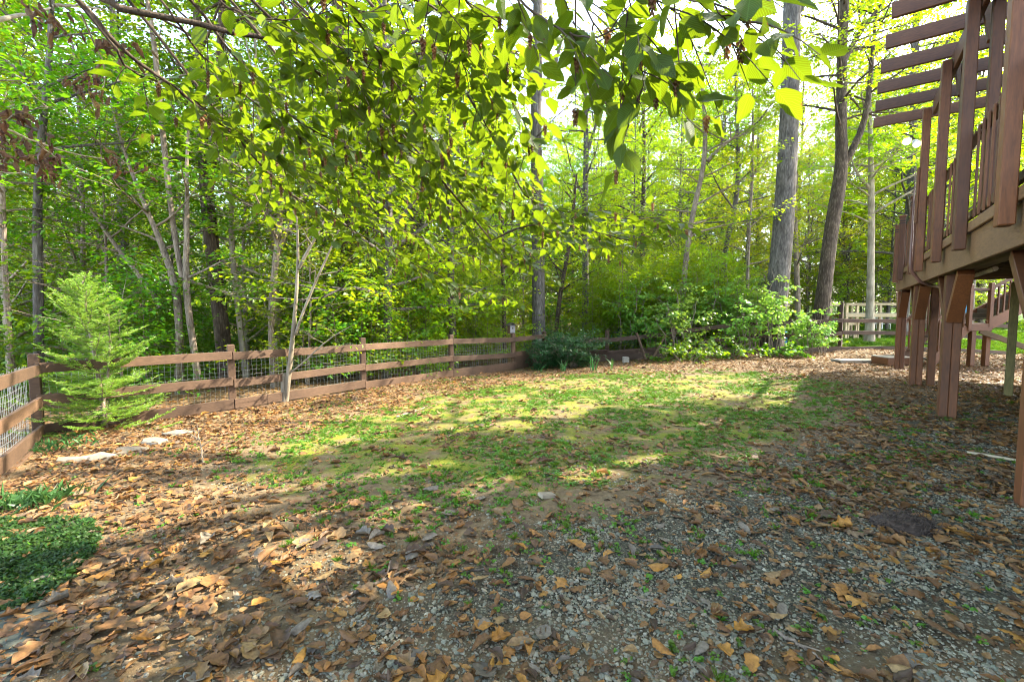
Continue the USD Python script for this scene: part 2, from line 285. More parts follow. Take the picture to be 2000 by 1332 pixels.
M('ground_cover', n, l, 'p.BSDF')
M('far_ground', {'p': ('principled_bsdf', {'base_color': (.1, .08, .05)})}, [], 'p.BSDF')

# ------------------------------------------------------------------ layout in the yard
def poly(pts): return Polygon([tuple(gnd(*p)[:2]) for p in pts])
MOSS = poly([(330, 960), (500, 850), (720, 785), (960, 742), (1250, 735), (1450, 720), (1600, 755), (1690, 850), (1500, 905), (1250, 1000), (1010, 1020), (720, 985), (520, 1000)])
GRAVEL = poly([(500, 1331), (760, 1130), (1000, 1020), (1250, 960), (1480, 890), (1700, 830), (1760, 770), (2300, 760), (2700, 1000), (2700, 1331)])
FENCE = [(-6.46, 6.12), (-4.87, 7.85), (-3.27, 9.93), (-1.62, 12.05), (0.03, 14.15), (1.1, 15.5)]
FAR = [(1.1, 15.5), (3.3, 15.75), (5.6, 15.95), (7.9, 16.1), (9.9, 16.2), (11.8, 16.33), (14.0, 16.5), (16.3, 16.7), (18.6, 16.9)]
YARD = Polygon([(-5.0, 4.4), *FENCE, *FAR[1:], (20, 8), (9, 1), (3, .5), (-3.5, .5)])
def sd(pl, x, y):
    """signed distance, positive inside"""
    p = shapely.points(x, y); d = shapely.distance(pl.exterior, p); return np.where(shapely.contains(pl, p), d, -d)

def ground():
    def axis(lo, a, b, hi, st):
        mid = np.arange(a, b, st); g = [1.0]
        out = []
        x, s = b, st
        while x < hi: out.append(x); s *= 1.16; x += s
        ino = []
        x, s = a, st
        while x > lo: s *= 1.16; x -= s; ino.append(x)
        return np.array(ino[::-1] + list(mid) + out)
    xs, ys = axis(-160, -7.5, 12, 160, .075), axis(-60, .8, 17.5, 170, .075)
    X, Y = np.meshgrid(xs, ys, indexing='ij'); Z = hgt(X, Y)
    mz = smooth(-1.3, .9, sd(MOSS, X.ravel(), Y.ravel())).reshape(X.shape)
    p = np.stack([X, Y, 0 * X], -1)
    Z = Z + .02 * mz * smooth(.5, .65, meshkit.fbm(p * 2.3, 3, 3))
    Z = Z + (meshkit.fbm(p * 7, 2, 8) - .5) * .02
    gz = smooth(-.8, .8, sd(GRAVEL, X.ravel(), Y.ravel())).reshape(X.shape)
    yz = sd(YARD, X.ravel(), Y.ravel()).reshape(X.shape)
    fz = 1 - smooth(-.4, .5, yz)
    lawn = smooth(0, 1, Y - 16.9) * smooth(6, 9, X - .1 * (Y - 17))
    fz = fz * (1 - lawn)
    i, j = np.meshgrid(np.arange(len(xs) - 1), np.arange(len(ys) - 1), indexing='ij'); w = len(ys)
    q = np.stack([i * w + j, (i + 1) * w + j, (i + 1) * w + j + 1, i * w + j + 1], -1).reshape(-1, 4)
    o = obj('ground', (np.stack([X, Y, Z], -1).reshape(-1, 3), q), 'ground_cover', smooth=True, kind='structure', label='leaf strewn yard of soil, moss and gravel running into forest floor', cat='ground')
    pv = UsdGeom.PrimvarsAPI(o)
    pv.CreatePrimvar('cover', Sdf.ValueTypeNames.Float3Array, 'vertex').Set(Vt.Vec3fArray.FromNumpy(np.stack([gz, mz, fz], -1).reshape(-1, 3).astype(np.float32)))
    pv.CreatePrimvar('cover2', Sdf.ValueTypeNames.Float3Array, 'vertex').Set(Vt.Vec3fArray.FromNumpy(np.stack([lawn, lawn, lawn], -1).reshape(-1, 3).astype(np.float32)))
ground()

# ------------------------------------------------------------------ deck with pergola, at right
U = np.array([.586, .810, 0]); U /= np.linalg.norm(U); N = np.array([U[1], -U[0], 0]); D0 = np.array([3.88, 3.43, 0.0]); ZU = np.array([0, 0, 1.])
def dk(s, t, z): return D0 + U * s + N * t + ZU * z
DAX = np.array([U, N, ZU])
def dbox(s0, s1, t0, t1, z0, z1, bev=.006):
    return MB().box(dk((s0 + s1) / 2, (t0 + t1) / 2, (z0 + z1) / 2), ((s1 - s0) / 2, (t1 - t0) / 2, (z1 - z0) / 2), DAX, bev).mesh()
def s_at(px, py, t=-.16):
    """how far along the deck face at lateral offset t the picture point lies"""
    d = ray(px, py); k = (t - (EYE - D0) @ N) / (d @ N); r = EYE + d * k - D0; return float(r @ U)
def deck():
    d = thing('wooden_deck', 'tall red brown stained wooden deck with slatted pergola on posts', 'deck')
    S1 = 10.55
    # boards underfoot, joists, rim
    for k in range(17):
        t = .02 + k * .245; obj('deck_board', dbox(-4, S1, t, t + .238, 2.49, 2.527, .003), 'under_wood', d)
    for k in range(36):
        s = -3.9 + k * .406; obj('joist', dbox(s, s + .04, .06, 4.15, 2.255, 2.485, 0), 'under_wood', d)
    obj('rim_beam', dbox(-4, S1, -.02, .025, 2.02, 2.36), 'rim_wood', d)
    obj('rim_trim', dbox(-4, S1, -.055, -.022, 2.36, 2.47), 'rim_wood', d)
    obj('carrier_beam', dbox(-4, S1 - .2, .12, .26, 2.03, 2.25), 'under_wood', d); obj('carrier_beam', dbox(-4, S1 - .2, 2.4, 2.54, 2.03, 2.25), 'under_wood', d)
    # supports
    for s, two in ((-.02, 0), (3.66, 0), (7.1, 1), (10.35, 0)):
        obj('support_post', dbox(s, s + .19, .03, .125, 0 + float(hgt(*dk(s, 0, 0)[:2])) - .05, 2.018, .008), 'stain', d)
        obj('support_post', dbox(s, s + .19, .128, .22, 0 + float(hgt(*dk(s, 0, 0)[:2])) - .05, 2.018, .008), 'stain', d)
        if two: obj('support_post', dbox(s + .1, s + .25, .30, .42, -.06, 2.018, .008), 'stain', d)
        for g in (1, -1):
            a = dk(s + (.19 if g > 0 else 0), .125, 1.38); b = dk(s + (.19 if g > 0 else 0) + g * .62, .125, 2.0)
            obj('knee_brace', bar(a, b, .10, .16, N), 'stain', d)
    obj('support_post', dbox(6.58, 6.68, 1.27, 1.37, -.05, 2.02, .008), 'mossy_wood', d, label='mossy greenish support post under the deck')
    for s in (.5, 4.2, 7.6): obj('support_post', dbox(s, s + .16, 2.39, 2.55, -.05, 2.02, .008), 'stain', d)
    # railing and pergola posts, fixed to the outside of the rim
    cols = [(1938, 452, .15, 4.86), (1857, 493, .15, 4.86), (1815.6, 513, .15, 4.86), (1784.6, 527, .15, 4.86)]
    posts = []
    for px, py, w, top in cols:
        s = s_at(px, py) - w; posts.append(s)
        obj('pergola_post', dbox(s, s + w, -.16, -.058, 2.18, top, .008), 'stain', d); obj('pergola_post', dbox(s + .01, s + w - .01, .04, .13, 2.36, top, .008), 'stain', d)
    s0 = posts[0] - 1.9; posts.insert(0, s0); obj('pergola_post', dbox(s0, s0 + .16, -.16, -.058, 2.18, 4.86, .008), 'stain', d)
    for px, py, top in ((1771, 531, 3.62), (1751, 542, 3.60), (1743, 546, 3.55)):
        s = s_at(px, py) - .14; posts.append(s); q = obj('newel_post', dbox(s, s + .14, -.16, -.058, 2.2, top, .006), 'stain', d)
        for k in range(2): obj('groove', dbox(s - .004, s + .144, -.164, -.056, top - .10 - .05 * k, top - .085 - .05 * k, 0), 'hole', q)
        obj('cap', dbox(s - .012, s + .152, -.17, -.046, top, top + .03, .006), 'stain', q)
    obj('panel', dbox(posts[4] + .0, posts[4] + .22, -.185, -.165, 3.0, 3.9), 'stain', d)
    for a, b in zip(posts[:-1], posts[1:]):
        if b - a < .5: continue
        obj('top_rail', dbox(a + .15, b, -.02, .07, 3.43, 3.475), 'stain_flat', d); obj('bottom_rail', dbox(a + .15, b, 0.0, .05, 2.56, 2.64), 'rim_wood', d)
        n = max(3, int((b - a - .15) / .2))
        for k in range(n):
            s = a + .15 + (k + .5) * (b - a - .15) / n
            obj('baluster', dbox(s - .018, s + .018, -.041, -.022, 2.50, 3.46, .003), 'stain', d)
    for a, b in zip(posts[:5], posts[1:5]):
        obj('pergola_beam', dbox(a - (.6 if a == posts[0] else -.0), b, -.05, .0, 4.72, 4.965), 'stain_flat', d)
        obj('pergola_brace', bar(dk(a + .16, .085, 4.4), dk(a + .5, .085, 4.95), .05, .12, N), 'stain_flat', d)
    for px, py in ((1706, 240), (1710, 208), (1714, 172), (1721, 131), (1730, 82), (1742, 20), (1757, -50), (1775, -140), (1800, -260)):
        z = 5.06; dd = ray(px, py); p = EYE + dd * (z - EYE[2]) / dd[2]; r = p - D0; s, t = r @ U, r @ N
        obj('pergola_slat', dbox(s, s + .05, t, 3.9, z - .09, z + .09), 'stain_flat', d)
    for t in (3.75,):
        obj('pergola_beam', dbox(-3.5, 9, t, t + .06, 4.72, 4.965), 'stain_flat', d)
        for s in (0, 3.5, 7.5): obj('pergola_post', dbox(s, s + .15, t - .06, t + .06, 2.53, 4.72), 'stain', d)
    # downspout and conduit
    s = posts[4] + .25
    m = MB().tube([dk(s, -.2, 4.2), dk(s, -.2, 2.35), dk(s + .02, -.18, 2.2), dk(s + .1, -.05, 2.02), dk(s + .25, .1, 1.96), dk(s + .8, .3, 1.95)], .028, 8).mesh(); obj('downspout', m, 'pipe', d, smooth=30)
    obj('conduit', MB().tube([dk(2.6, .3, 2.0), dk(6, .42, 1.99)], .028, 8).mesh(), 'grey_wood', d, smooth=30)
    # stair behind
    def st(px, py, Y): return at(px, py, Y)
    Y = 12.3; L0 = at(1838, 632, Y); L1 = at(1915, 632, Y); zL = float(L1[2]); xl, xr = 12.3, 12.95; xb = 11.35
    obj('landing', MB().box(((xl + xr) / 2, Y + .46, zL - .1), ((xr - xl) / 2, .5, .1), None, .005).mesh(), 'stain_flat', d)
    for x in (xl + .2, xr - .05):
        for yy in (Y + .05, Y + .95): obj('support_post', MB().box((x, yy, zL / 2 - .15), (.06, .06, zL / 2 + .05), None, .005).mesh(), 'stain', d)
    obj('brace', bar((xr - .3, Y, zL - .2), (xr + 1.6, Y - .2, .25), .05, .14), 'under_wood', d)
    n = 9
    for k in range(n):
        x = xr + .0 + k * .26; z = zL + (k + 1) * (2.5 - zL) / (n + 1); obj('stair_tread', MB().box((x + .13, Y + .5, z), (.145, .5, .02), None, .003).mesh(), 'under_wood', d); obj('stair_riser', MB().box((x + .25, Y + .5, z + .06), (.01, .49, .055), None, 0).mesh(), 'under_wood', d)
    for yy in (Y, Y + .92): obj('stringer', bar((xr - .1, yy, zL - .05), (xr + 2.4, yy, 2.45), .05, .28), 'stain_flat', d)
    obj('handrail', bar((xr - .05, Y, zL + .95), (xr + 2.4, Y, 3.42), .05, .08), 'stain_flat', d)
    for k in range(16):
        x = xr + k * .15; z = zL + .02 + (x - xr) * .58; obj('baluster', MB().box((x, Y, z + .5), (.018, .018, .45), None, 0).mesh(), 'stain', d)
    run = xl - xb
    for yy in (Y, Y + .92):
        obj('newel_post', MB().box((xl + .04, yy, zL + .45), (.045, .045, .6), None, .005).mesh(), 'stain', d); obj('newel_post', MB().box((xr - .06, yy, zL + .5), (.045, .045, .6), None, .005).mesh(), 'stain', d)
        obj('newel_post', MB().box((xb, yy, .6), (.045, .045, .65), None, .005).mesh(), 'stain', d)
        obj('handrail', bar((xl, yy, zL + .92), (xr, yy, zL + .92), .05, .07), 'stain_flat', d); obj('handrail', bar((xb, yy, 1.12), (xl + .04, yy, zL + .98), .05, .07), 'stain_flat', d)
        obj('stringer', bar((xb - .05, yy, .02), (xl, yy, zL - .12), .05, .22), 'stain_flat', d)
        for k in range(7): x = xb + (k + .6) * run / 7.4; obj('baluster', MB().box((x, yy, .56 + (x - xb) / run * (zL - .1)), (.016, .016, .48), None, 0).mesh(), 'stain', d)
    for k in range(5): obj('stair_tread', MB().box((xl - (k + .5) * run / 5, Y + .5, zL - (k + 1) * zL / 6), (run / 10 + .01, .49, .018), None, .003).mesh(), 'under_wood', d)
deck()
def flood_light():
    p = dk(s_at(1784, 527) + .02, -.26, 0); c = at(1776, 273, p[1]); d = thing('flood_light', 'lit twin flood light fixed to the farthest pergola post of the deck', 'lamp', c)
    a = trimesh.creation.revolve([[0, 0], [.035, 0], [.05, .06], [.062, .12], [.062, .135], [.054, .135], [.05, .12], [0, .12]], sections=20)
    for k, (dx, dy) in enumerate(((0, 0), (.16, .08))):
        R = trimesh.geometry.align_vectors([0, 0, 1], [-.75 if k == 0 else -.2, -.5, -.45]); m = a.copy(); m.apply_transform(R); m.apply_translation((dx, dy, 0)); h = obj('lamp_head', m, 'white_paint', d, smooth=40)
        b = trimesh.creation.cylinder(.05, .012, sections=20); b.apply_translation((0, 0, .126)); b.apply_transform(R); b.apply_translation((dx, dy, 0)); obj('bulb', b, 'lamp_lit', h, smooth=40)
    obj('bracket', MB().tube([(0, 0, 0), (.05, .02, .07), (.16, .08, .03), (.2, .16, .08)], .014, 6).tube([(.05, .02, .07), (-.1, 0, .1)], .01, 6).mesh(), 'dark_metal', d)
flood_light()

# the house that the deck belongs to: it stands right of the picture and shades the gravel
def house():
    h = thing('house', 'tan two storey house behind the deck', 'house')
    obj('wall', dbox(-7, 9.2, 4.25, 12.5, -.1, 6.2, 0), 'siding', h)
    v = [dk(s, t, z) for s in (-7.4, 9.6) for t, z in ((3.8, 6.1), (8.4, 9.3), (13, 6.1), (8.4, 6.15))]
    f = [(0, 1, 2), (4, 6, 5), (0, 4, 5), (0, 5, 1), (1, 5, 6), (1, 6, 2), (0, 2, 6), (0, 6, 4)]
    obj('roof', (np.array(v), np.array(f)), 'roof_shingle', h)
    for s in (-4, 0, 4, 7):
        for z in (1.0, 3.7):
            w = obj('window', dbox(s, s + 1.0, 4.21, 4.249, z, z + 1.4, .004), 'white_paint', h); obj('pane', dbox(s + .07, s + .93, 4.2, 4.208, z + .07, z + 1.33, 0), 'glass_dark', w)
house()

# ------------------------------------------------------------------ fences
rngf = np.random.default_rng(4)
def wire_mesh(a, b, z0, z1, step, parent, side=1, label=None):
    a, b = np.array(a), np.array(b); d = b - a; L = np.linalg.norm(d); u = d / L; nn = np.array([-u[1], u[0]]) * .035 * side
    m = MB(); P = lambda s, z: np.array([*(a + u * s + nn), z + float(hgt(*(a + u * s)))]) + rngf.normal(0, .004, 3)
    for z in np.arange(z0, z1 + .01, step):
        m.tube([P(s, z) for s in np.linspace(.02, L - .02, 5)], .0016, 3, False)
    for s in np.arange(.05, L, step): m.tube([P(s, z0 - .02), P(s, z1 + .02)], .0016, 3, False)
    obj('wire_mesh', m.mesh(), 'wire', parent)
def fence(name, label, pts, top=1.02, post_h=1.13, wires=None, kick=None, skip=(), mat='fence_wood', posts=True, mid=.56, sag=None, pw=.055):
    d = thing(name, label, 'fence', (0, 0, 0))
    for i, (x, y) in enumerate(pts):
        z = float(hgt(x, y)); ph = post_h[i] if np.ndim(post_h) else post_h
        if ph: obj('post', MB().box((x, y, z + ph / 2 - .1), (pw, pw, ph / 2 + .1), np.array([[.8, .6, 0], [-.6, .8, 0], [0, 0, 1]]), .006).mesh(), mat, d)
    for i, (a, b) in enumerate(zip(pts[:-1], pts[1:])):
        if i in skip: continue
        a, b = np.array(a), np.array(b); u = (b - a) / np.linalg.norm(b - a); nn = np.array([u[1], -u[0]]) * (pw + .021)
        ha, hb = float(hgt(*a)), float(hgt(*b)); s0, s1 = sag[i] if sag and i in sag else (0, 0)
        def rail(za, zb, h, nm):
            A = np.array([*(a + nn - u * .0), ha + za + rngf.normal(0, .012)]); B = np.array([*(b + nn - u * .006), hb + zb + rngf.normal(0, .012)]); obj(nm, bar(A, B, .04, h), mat, d)
        rail(top - .07 + s0, top - .07 + s1, .14, 'rail'); rail(mid - .07 + s0, mid - .07 + s1, .14, 'rail')
        k = kick[i] if kick else .17
        rail(k / 2 + .02, k / 2 + .02, k, 'kick_board')
        if k < .25: obj('kick_board', bar(np.array([*(a + nn * 1.5), ha - .06]), np.array([*(b + nn * 1.5), hb - .06]), .04, .14), mat, d)
        if wires is None or i in wires: wire_mesh(a, b, .05, top - .02, .0762 if i < 2 and wires is not None else .09, d)
    return d
fence('board_fence', 'brown three board fence with wire mesh running back from the yard corner', FENCE, kick=[.17, .17, .17, .22, .42], wires=(0, 1, 2, 3))
fence('board_fence', 'sunlit orange brown fence run at the left picture edge with wire mesh', [(-4.1, 2.75), (-5.27, 4.5), (-6.39, 6.0)], post_h=[1.1, 1.1, 0], wires=(0, 1), kick=[.17, .17], top=1.0)
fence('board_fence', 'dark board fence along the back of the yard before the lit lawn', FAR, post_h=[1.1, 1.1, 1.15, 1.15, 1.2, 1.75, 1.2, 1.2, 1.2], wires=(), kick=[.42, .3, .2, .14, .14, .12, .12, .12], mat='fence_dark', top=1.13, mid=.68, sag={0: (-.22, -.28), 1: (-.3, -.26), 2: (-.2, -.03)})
def broken_boards():
    c = gnd(1262, 705); Y = c[1] - .25
    for pts, w, lab in (([(1243, 650), (1262, 702)], .15, 'leaning broken fence post beside the gap in the back fence'), ([(1300, 655), (1272, 705)], .07, 'thin reddish stake propped slanting beside the gap in the back fence'), ([(1245, 702), (1310, 688)], .09, 'loose weathered board lying askew against the back fence')):
        a, b = at(*pts[0], Y), at(*pts[1], Y - .1); d = thing('broken_board', lab, 'board'); obj('board', bar(a, b, .05, w, (0, 1, 0.01)), 'fence_wood', d)
        obj('nail', MB().tube([a + (b - a) * .3 + np.array([0, -.03, 0]), a + (b - a) * .3 + np.array([0, -.06, 0])], .006, 5).mesh(), 'dark_metal', d)
    b = thing('concrete_block', 'pale square block standing below the gap in the back fence', 'block', gnd(1222, 709)); obj('block', MB().box((0, 0, .1), (.10, .09, .10), None, .02).mesh(), 'grey_wood', b)
broken_boards()
def birdhouse():
    x, y = FENCE[4]; z = float(hgt(x, y)) + 1.13
    d = thing('birdhouse', 'small birdhouse with round hole on top of a fence post', 'birdhouse', (x - .06, y, z), .5)
    obj('body', MB().box((0, 0, .13), (.09, .08, .13), None, .004).mesh(), 'fence_wood', d)
    f = obj('front', MB().box((.01, -.086, .15), (.085, .005, .12), None, .002).mesh(), 'birdhouse_front', d)
    m = trimesh.creation.cylinder(.022, .004, sections=16); m.apply_transform(trimesh.transformations.rotation_matrix(math.pi / 2, (1, 0, 0))); m.apply_translation((.01, -.093, .17)); obj('hole', m, 'hole', f)
    for s in (-1, 1): obj('roof', bar((s * .13, -.01, .25), (0, -.01, .34), .25, .015, (0, 0, 1)), 'dark_metal', d)
birdhouse()

# ------------------------------------------------------------------ trees: growing wood and leaves
def unit(v): return v / (np.linalg.norm(v, axis=-1, keepdims=True) + 1e-12)
def leaves(rng, base, direc, size, flat=.45, wid=.3, six=False, droop=.15, up=None):
    """one small folded leaf per row; flat = how far the blades tilt from level"""
    n = len(base); d = unit(direc); nrm = np.tile([0, 0, 1.0], (n, 1)) if up is None else up
    nrm = unit(nrm + rng.normal(0, flat, (n, 3))); s = unit(np.cross(d, nrm)); nrm = np.cross(s, d)
    L = (size * rng.uniform(.65, 1.2, n))[:, None]; W = L * wid
    fold = rng.uniform(.02, .18, n)[:, None] * L; dr = rng.uniform(0, droop, n)[:, None] * L * np.array([0, 0, -1.0])
    if six:
        v = np.stack([base, base + d * .32 * L + s * W + nrm * fold, base + d * .72 * L + s * W * .75 + nrm * fold * .7 + dr * .6, base + d * L + dr * 1.4,
                      base + d * .72 * L - s * W * .75 + nrm * fold * .7 + dr * .6, base + d * .32 * L - s * W + nrm * fold], 1)
        t = np.array([[0, 1, 5], [1, 2, 4], [1, 4, 5], [2, 3, 4]])
    else:
        v = np.stack([base, base + d * .45 * L + s * W + nrm * fold, base + d * L + dr, base + d * .45 * L - s * W + nrm * fold], 1); t = np.array([[0, 1, 2], [0, 2, 3]])
    k = v.shape[1]; f = (t[None] + (np.arange(n) * k)[:, None, None]).reshape(-1, 3)
    return v.reshape(-1, 3), f
def sprays(rng, pos, direc, k=9, length=.34, size=.085, flat=.35, six=False, spread=1.0, wid=.3, droop=.25, vert=.35):
    """k leaves set alternately along a short twig at each anchor, all nearly in one level layer"""
    n = len(pos); d = unit(direc * np.array([1, 1, vert]) + rng.normal(0, .15, (n, 3))); s = unit(np.cross(d, np.array([0, 0, 1.0]) + rng.normal(0, .15, (n, 3))))
    t = (np.arange(k) + .5) / k; side = np.where(np.arange(k) % 2 == 0, 1, -1)
    b = pos[:, None] + d[:, None] * (t * length)[None, :, None] + rng.normal(0, .035, (n, k, 3)) * length / .34
    dd = d[:, None] * .6 + s[:, None] * (side * spread)[None, :, None] + rng.normal(0, .28, (n, k, 3)) + np.array([0, 0, -droop])
    return leaves(rng, b.reshape(-1, 3), dd.reshape(-1, 3), size, flat, wid, six)
def grow(rng, trunk, rad, nb=16, t0=.3, reach=2.6, rise=.45, sub=4, keep=lambda p: True, tip=.45, k0=7, step=.3):
    """trunk: polyline; returns wood MB, anchors, directions"""
    trunk = np.asarray(trunk, float); seg = np.r_[0, np.cumsum(np.linalg.norm(np.diff(trunk, axis=0), axis=1))]; T = seg / seg[-1]
    tt = np.linspace(0, 1, max(8, int(seg[-1] / .6))); P = np.stack([np.interp(tt, T, trunk[:, c]) for c in range(3)], 1)
    for _ in range(2): P[1:-1] = (P[:-2] + 2 * P[1:-1] + P[2:]) / 4
    R = np.interp(tt, np.linspace(0, 1, len(rad)), rad) if np.ndim(rad) else rad * (1 - .85 * tt)
    m = MB(); m.tube(P, R, k0); A, D = [], []; az = rng.uniform(0, 6.28)
    for i in range(nb):
        t = t0 + (1 - t0) * (i + rng.uniform(.1, .9)) / nb; p = np.array([np.interp(t, tt, P[:, c]) for c in range(3)]); r = float(np.interp(t, tt, R)); az += 2.4 + rng.normal(0, .5)
        if not keep(p): continue
        L = reach * (1 - tip * (t - t0) / (1 - t0)) * rng.uniform(.6, 1.15); e = rise + rng.normal(0, .18) + .35 * (t - t0)
        d0 = np.array([math.cos(az) * math.cos(e), math.sin(az) * math.cos(e), math.sin(e)]); q = np.linspace(0, 1, 6)[:, None]
        B = p + d0 * L * q + np.array([0, 0, 1]) * L * rng.uniform(-.22, .15) * q ** 2 + np.cumsum(rng.normal(0, .03, (6, 3)), 0) * L * q
        rb = min(r * .6, .012 + .013 * L); m.tube(B, rb * (1 - .8 * q[:, 0]), 5, False)
        for j in range(sub):
            u = .3 + .7 * (j + rng.uniform(0, 1)) / sub; b = np.array([np.interp(u, q[:, 0], B[:, c]) for c in range(3)]); sgn = 1 if j % 2 else -1
            side = unit(np.cross(d0, [0, 0, 1])) * sgn; sdv = unit(d0 * .7 + side * rng.uniform(.5, 1.1) + np.array([0, 0, rng.normal(0, .15)])); l2 = L * rng.uniform(.3, .5)
            C = b + sdv * l2 * np.linspace(0, 1, 4)[:, None] + rng.normal(0, .02, (4, 3)) * l2; m.tube(C, .35 * rb * np.linspace(1, .3, 4), 3, False)
            for w in np.arange(.25, 1.01, step / max(l2, .3)): A.append(b + sdv * l2 * w); D.append(unit(sdv + rng.normal(0, .5, 3)))
        A.append(B[-1]); D.append(d0)
    return m, np.array(A).reshape(-1, 3), np.array(D).reshape(-1, 3)
def cat_mesh(*ms):
    b = MB()
    for v, f in ms: b.add(v, f)
    return b.mesh()
def wobble(rng, H, amp=.25, n=7, lean=(0, 0)):
    z = np.linspace(0, H, n); w = np.cumsum(rng.normal(0, amp / n, (n, 2)), 0) + np.outer(z / H, lean); w -= w[0]
    return np.column_stack([w, z])

# prototypes of the woodland, each a class that trees in the wood refer to
protos = {}
def proto(name, seed, H, r, bark_, leaf, size, k=16, six=False, **kw):
    rng = np.random.default_rng(seed); m, A, D = grow(rng, wobble(rng, H, kw.pop('amp', .5)), r, **kw)
    c = cls('tree_kind_' + name); obj('trunk', m.mesh(), bark_, c, smooth=True)
    v, f = sprays(rng, A, D, k, .55, size, six=six); obj('crown', (v, f), leaf, c); protos[name] = c; return len(f)
tot = 0
tot += proto('understory_a', 1, 8.5, .075, 'bark_grey', 'leaf_green', .12, k=11, nb=36, t0=.08, reach=2.7, rise=.3, sub=6)
tot += proto('understory_b', 2, 6.0, .05, 'bark_brown', 'leaf_green', .115, k=11, nb=28, t0=.08, reach=2.2, rise=.25, sub=6)
tot += proto('understory_c', 3, 10.5, .09, 'bark_pale', 'leaf_green', .125, k=11, nb=38, t0=.12, reach=3.0, rise=.45, sub=6)
tot += proto('canopy_a', 4, 19, .19, 'bark_grey', 'leaf_green', .17, nb=40, t0=.34, reach=4.4, rise=.45, sub=6, k=8)
tot += proto('canopy_b', 5, 22, .22, 'bark_dark', 'leaf_lime', .17, nb=40, t0=.34, reach=4.8, rise=.45, sub=6, k=8)
tot += proto('lime_a', 6, 9.5, .08, 'bark_brown', 'leaf_lime', .125, k=8, nb=36, t0=.1, reach=2.8, rise=.35, sub=6)
tot += proto('lime_b', 7, 13, .11, 'bark_grey', 'leaf_lime', .135, k=8, nb=42, t0=.12, reach=3.3, rise=.4, sub=6)
tot += proto('gold_a', 8, 11, .09, 'bark_grey', 'leaf_gold', .13, k=8, nb=36, t0=.14, reach=2.9, rise=.4, sub=6)
tot += proto('sapling_a', 9, 2.6, .018, 'bark_brown', 'leaf_green', .11, k=12, nb=22, t0=.06, reach=1.1, rise=.3, sub=4, amp=.3)
tot += proto('sapling_b', 10, 3.4, .02, 'bark_brown', 'leaf_lime', .12, k=12, nb=24, t0=.06, reach=1.2, rise=.3, sub=4, amp=.3)
tot += proto('shrub_a', 11, 1.3, .014, 'bark_brown', 'leaf_green', .085, k=10, nb=24, t0=.03, reach=.85, rise=.5, sub=4, amp=.2)

tot += proto('thicket_a', 12, 4.6, .035, 'bark_brown', 'leaf_lime', .12, k=7, nb=30, t0=.05, reach=1.9, rise=.35, sub=5, amp=.4)
tot += proto('thicket_b', 14, 6.5, .045, 'bark_brown', 'leaf_gold', .12, k=7, nb=32, t0=.06, reach=2.1, rise=.35, sub=5, amp=.4)

tot += proto('far_canopy', 15, 28, .28, 'bark_grey', 'leaf_lime', .27, k=9, nb=60, t0=.12, reach=5.6, rise=.4, sub=7)
tot += proto('far_green', 16, 25, .26, 'bark_dark', 'leaf_green', .27, k=9, nb=56, t0=.10, reach=5.2, rise=.4, sub=7)

# ---- trees placed one by one from the photograph: (pixel path, depth, radii in px along it)
def path3(pts, Y):
    return np.array([at(p[0], p[1], Y + (p[2] if len(p) > 2 else 0)) for p in pts])
def ground_first(P):
    P = P.copy(); P[0, 2] = float(hgt(P[0, 0], P[0, 1])) - .15; return P
def own_tree(name, label, pts, Y, rpx, bark_, leaf, seed, forks=(), nb=18, t0=.35, reach=2.4, size=.125, k=11, rise=.35, sub=6, six=False, extra=None, group=None):
    rng = np.random.default_rng(seed); P = ground_first(path3(pts, Y)); R = np.array(rpx) * Y / FPX
    base = P[0].copy(); d = thing(name, label, 'tree', base, group=group)
    m, A, D = grow(rng, P, R, nb=nb, t0=t0, reach=reach, rise=rise, sub=sub, k0=12)
    # root flare
    r0 = R[0]; m.tube([P[0] - [0, 0, .1], P[0] + [0, 0, .25], P[0] + [0, 0, .7]], [r0 * 1.55, r0 * 1.18, r0 * .98], 12, False)
    As, Ds = [A], [D]
    v, f = m.mesh(); obj('trunk', (v - base, f), bark_, d, smooth=True)
    for fp, fr in forks:
        Q = path3(fp, Y); mm, a, dd = grow(rng, Q, np.array(fr) * Y / FPX, nb=max(4, nb // 3), t0=.35, reach=reach * .8, rise=rise, sub=sub - 1, k0=9); v, f = mm.mesh(); obj('limb', (v - base, f), bark_, d, smooth=True); As.append(a); Ds.append(dd)
    A, D = np.vstack(As), np.vstack(Ds)
    if k: v, f = sprays(rng, A, D, k, .5, size, six=six); obj('crown', (v - base, f), leaf, d)
    return d
own_tree('oak_tree', 'tallest thick straight grey trunk at the back right by the fence', [(1508, 672), (1514, 600), (1522, 540), (1533, 400), (1541, 250), (1545, 100), (1548, -10), (1553, -260), (1556, -450)], 16.75, [20, 19, 18, 16.5, 15.5, 14.5, 13.5, 10, 6], 'bark_grey', 'leaf_lime', 21, t0=.62, nb=16, reach=4, k=9, size=.13,
         forks=[([(1563, 22), (1578, -2), (1600, -40), (1640, -120)], [4, 3.5, 3, 1])])
own_tree('oak_tree', 'thick grey trunk rising behind the dark shrub in the middle', [(1052, 690), (1052, 600), (1051, 470), (1050, 350), (1046, 290), (1048, 180), (1050, 60), (1053, -150), (1050, -330)], 17.2, [14, 12.5, 12, 11, 10.5, 9.5, 8.5, 6, 3], 'bark_grey', 'leaf_lime', 22, t0=.6, nb=18, reach=3.6,
         forks=[([(1050, 185), (1066, 165), (1085, 130), (1100, 60)], [5, 4, 3.5, 2]), ([(1046, 300), (1035, 270), (1024, 240)], [3.5, 2.5, 1])])
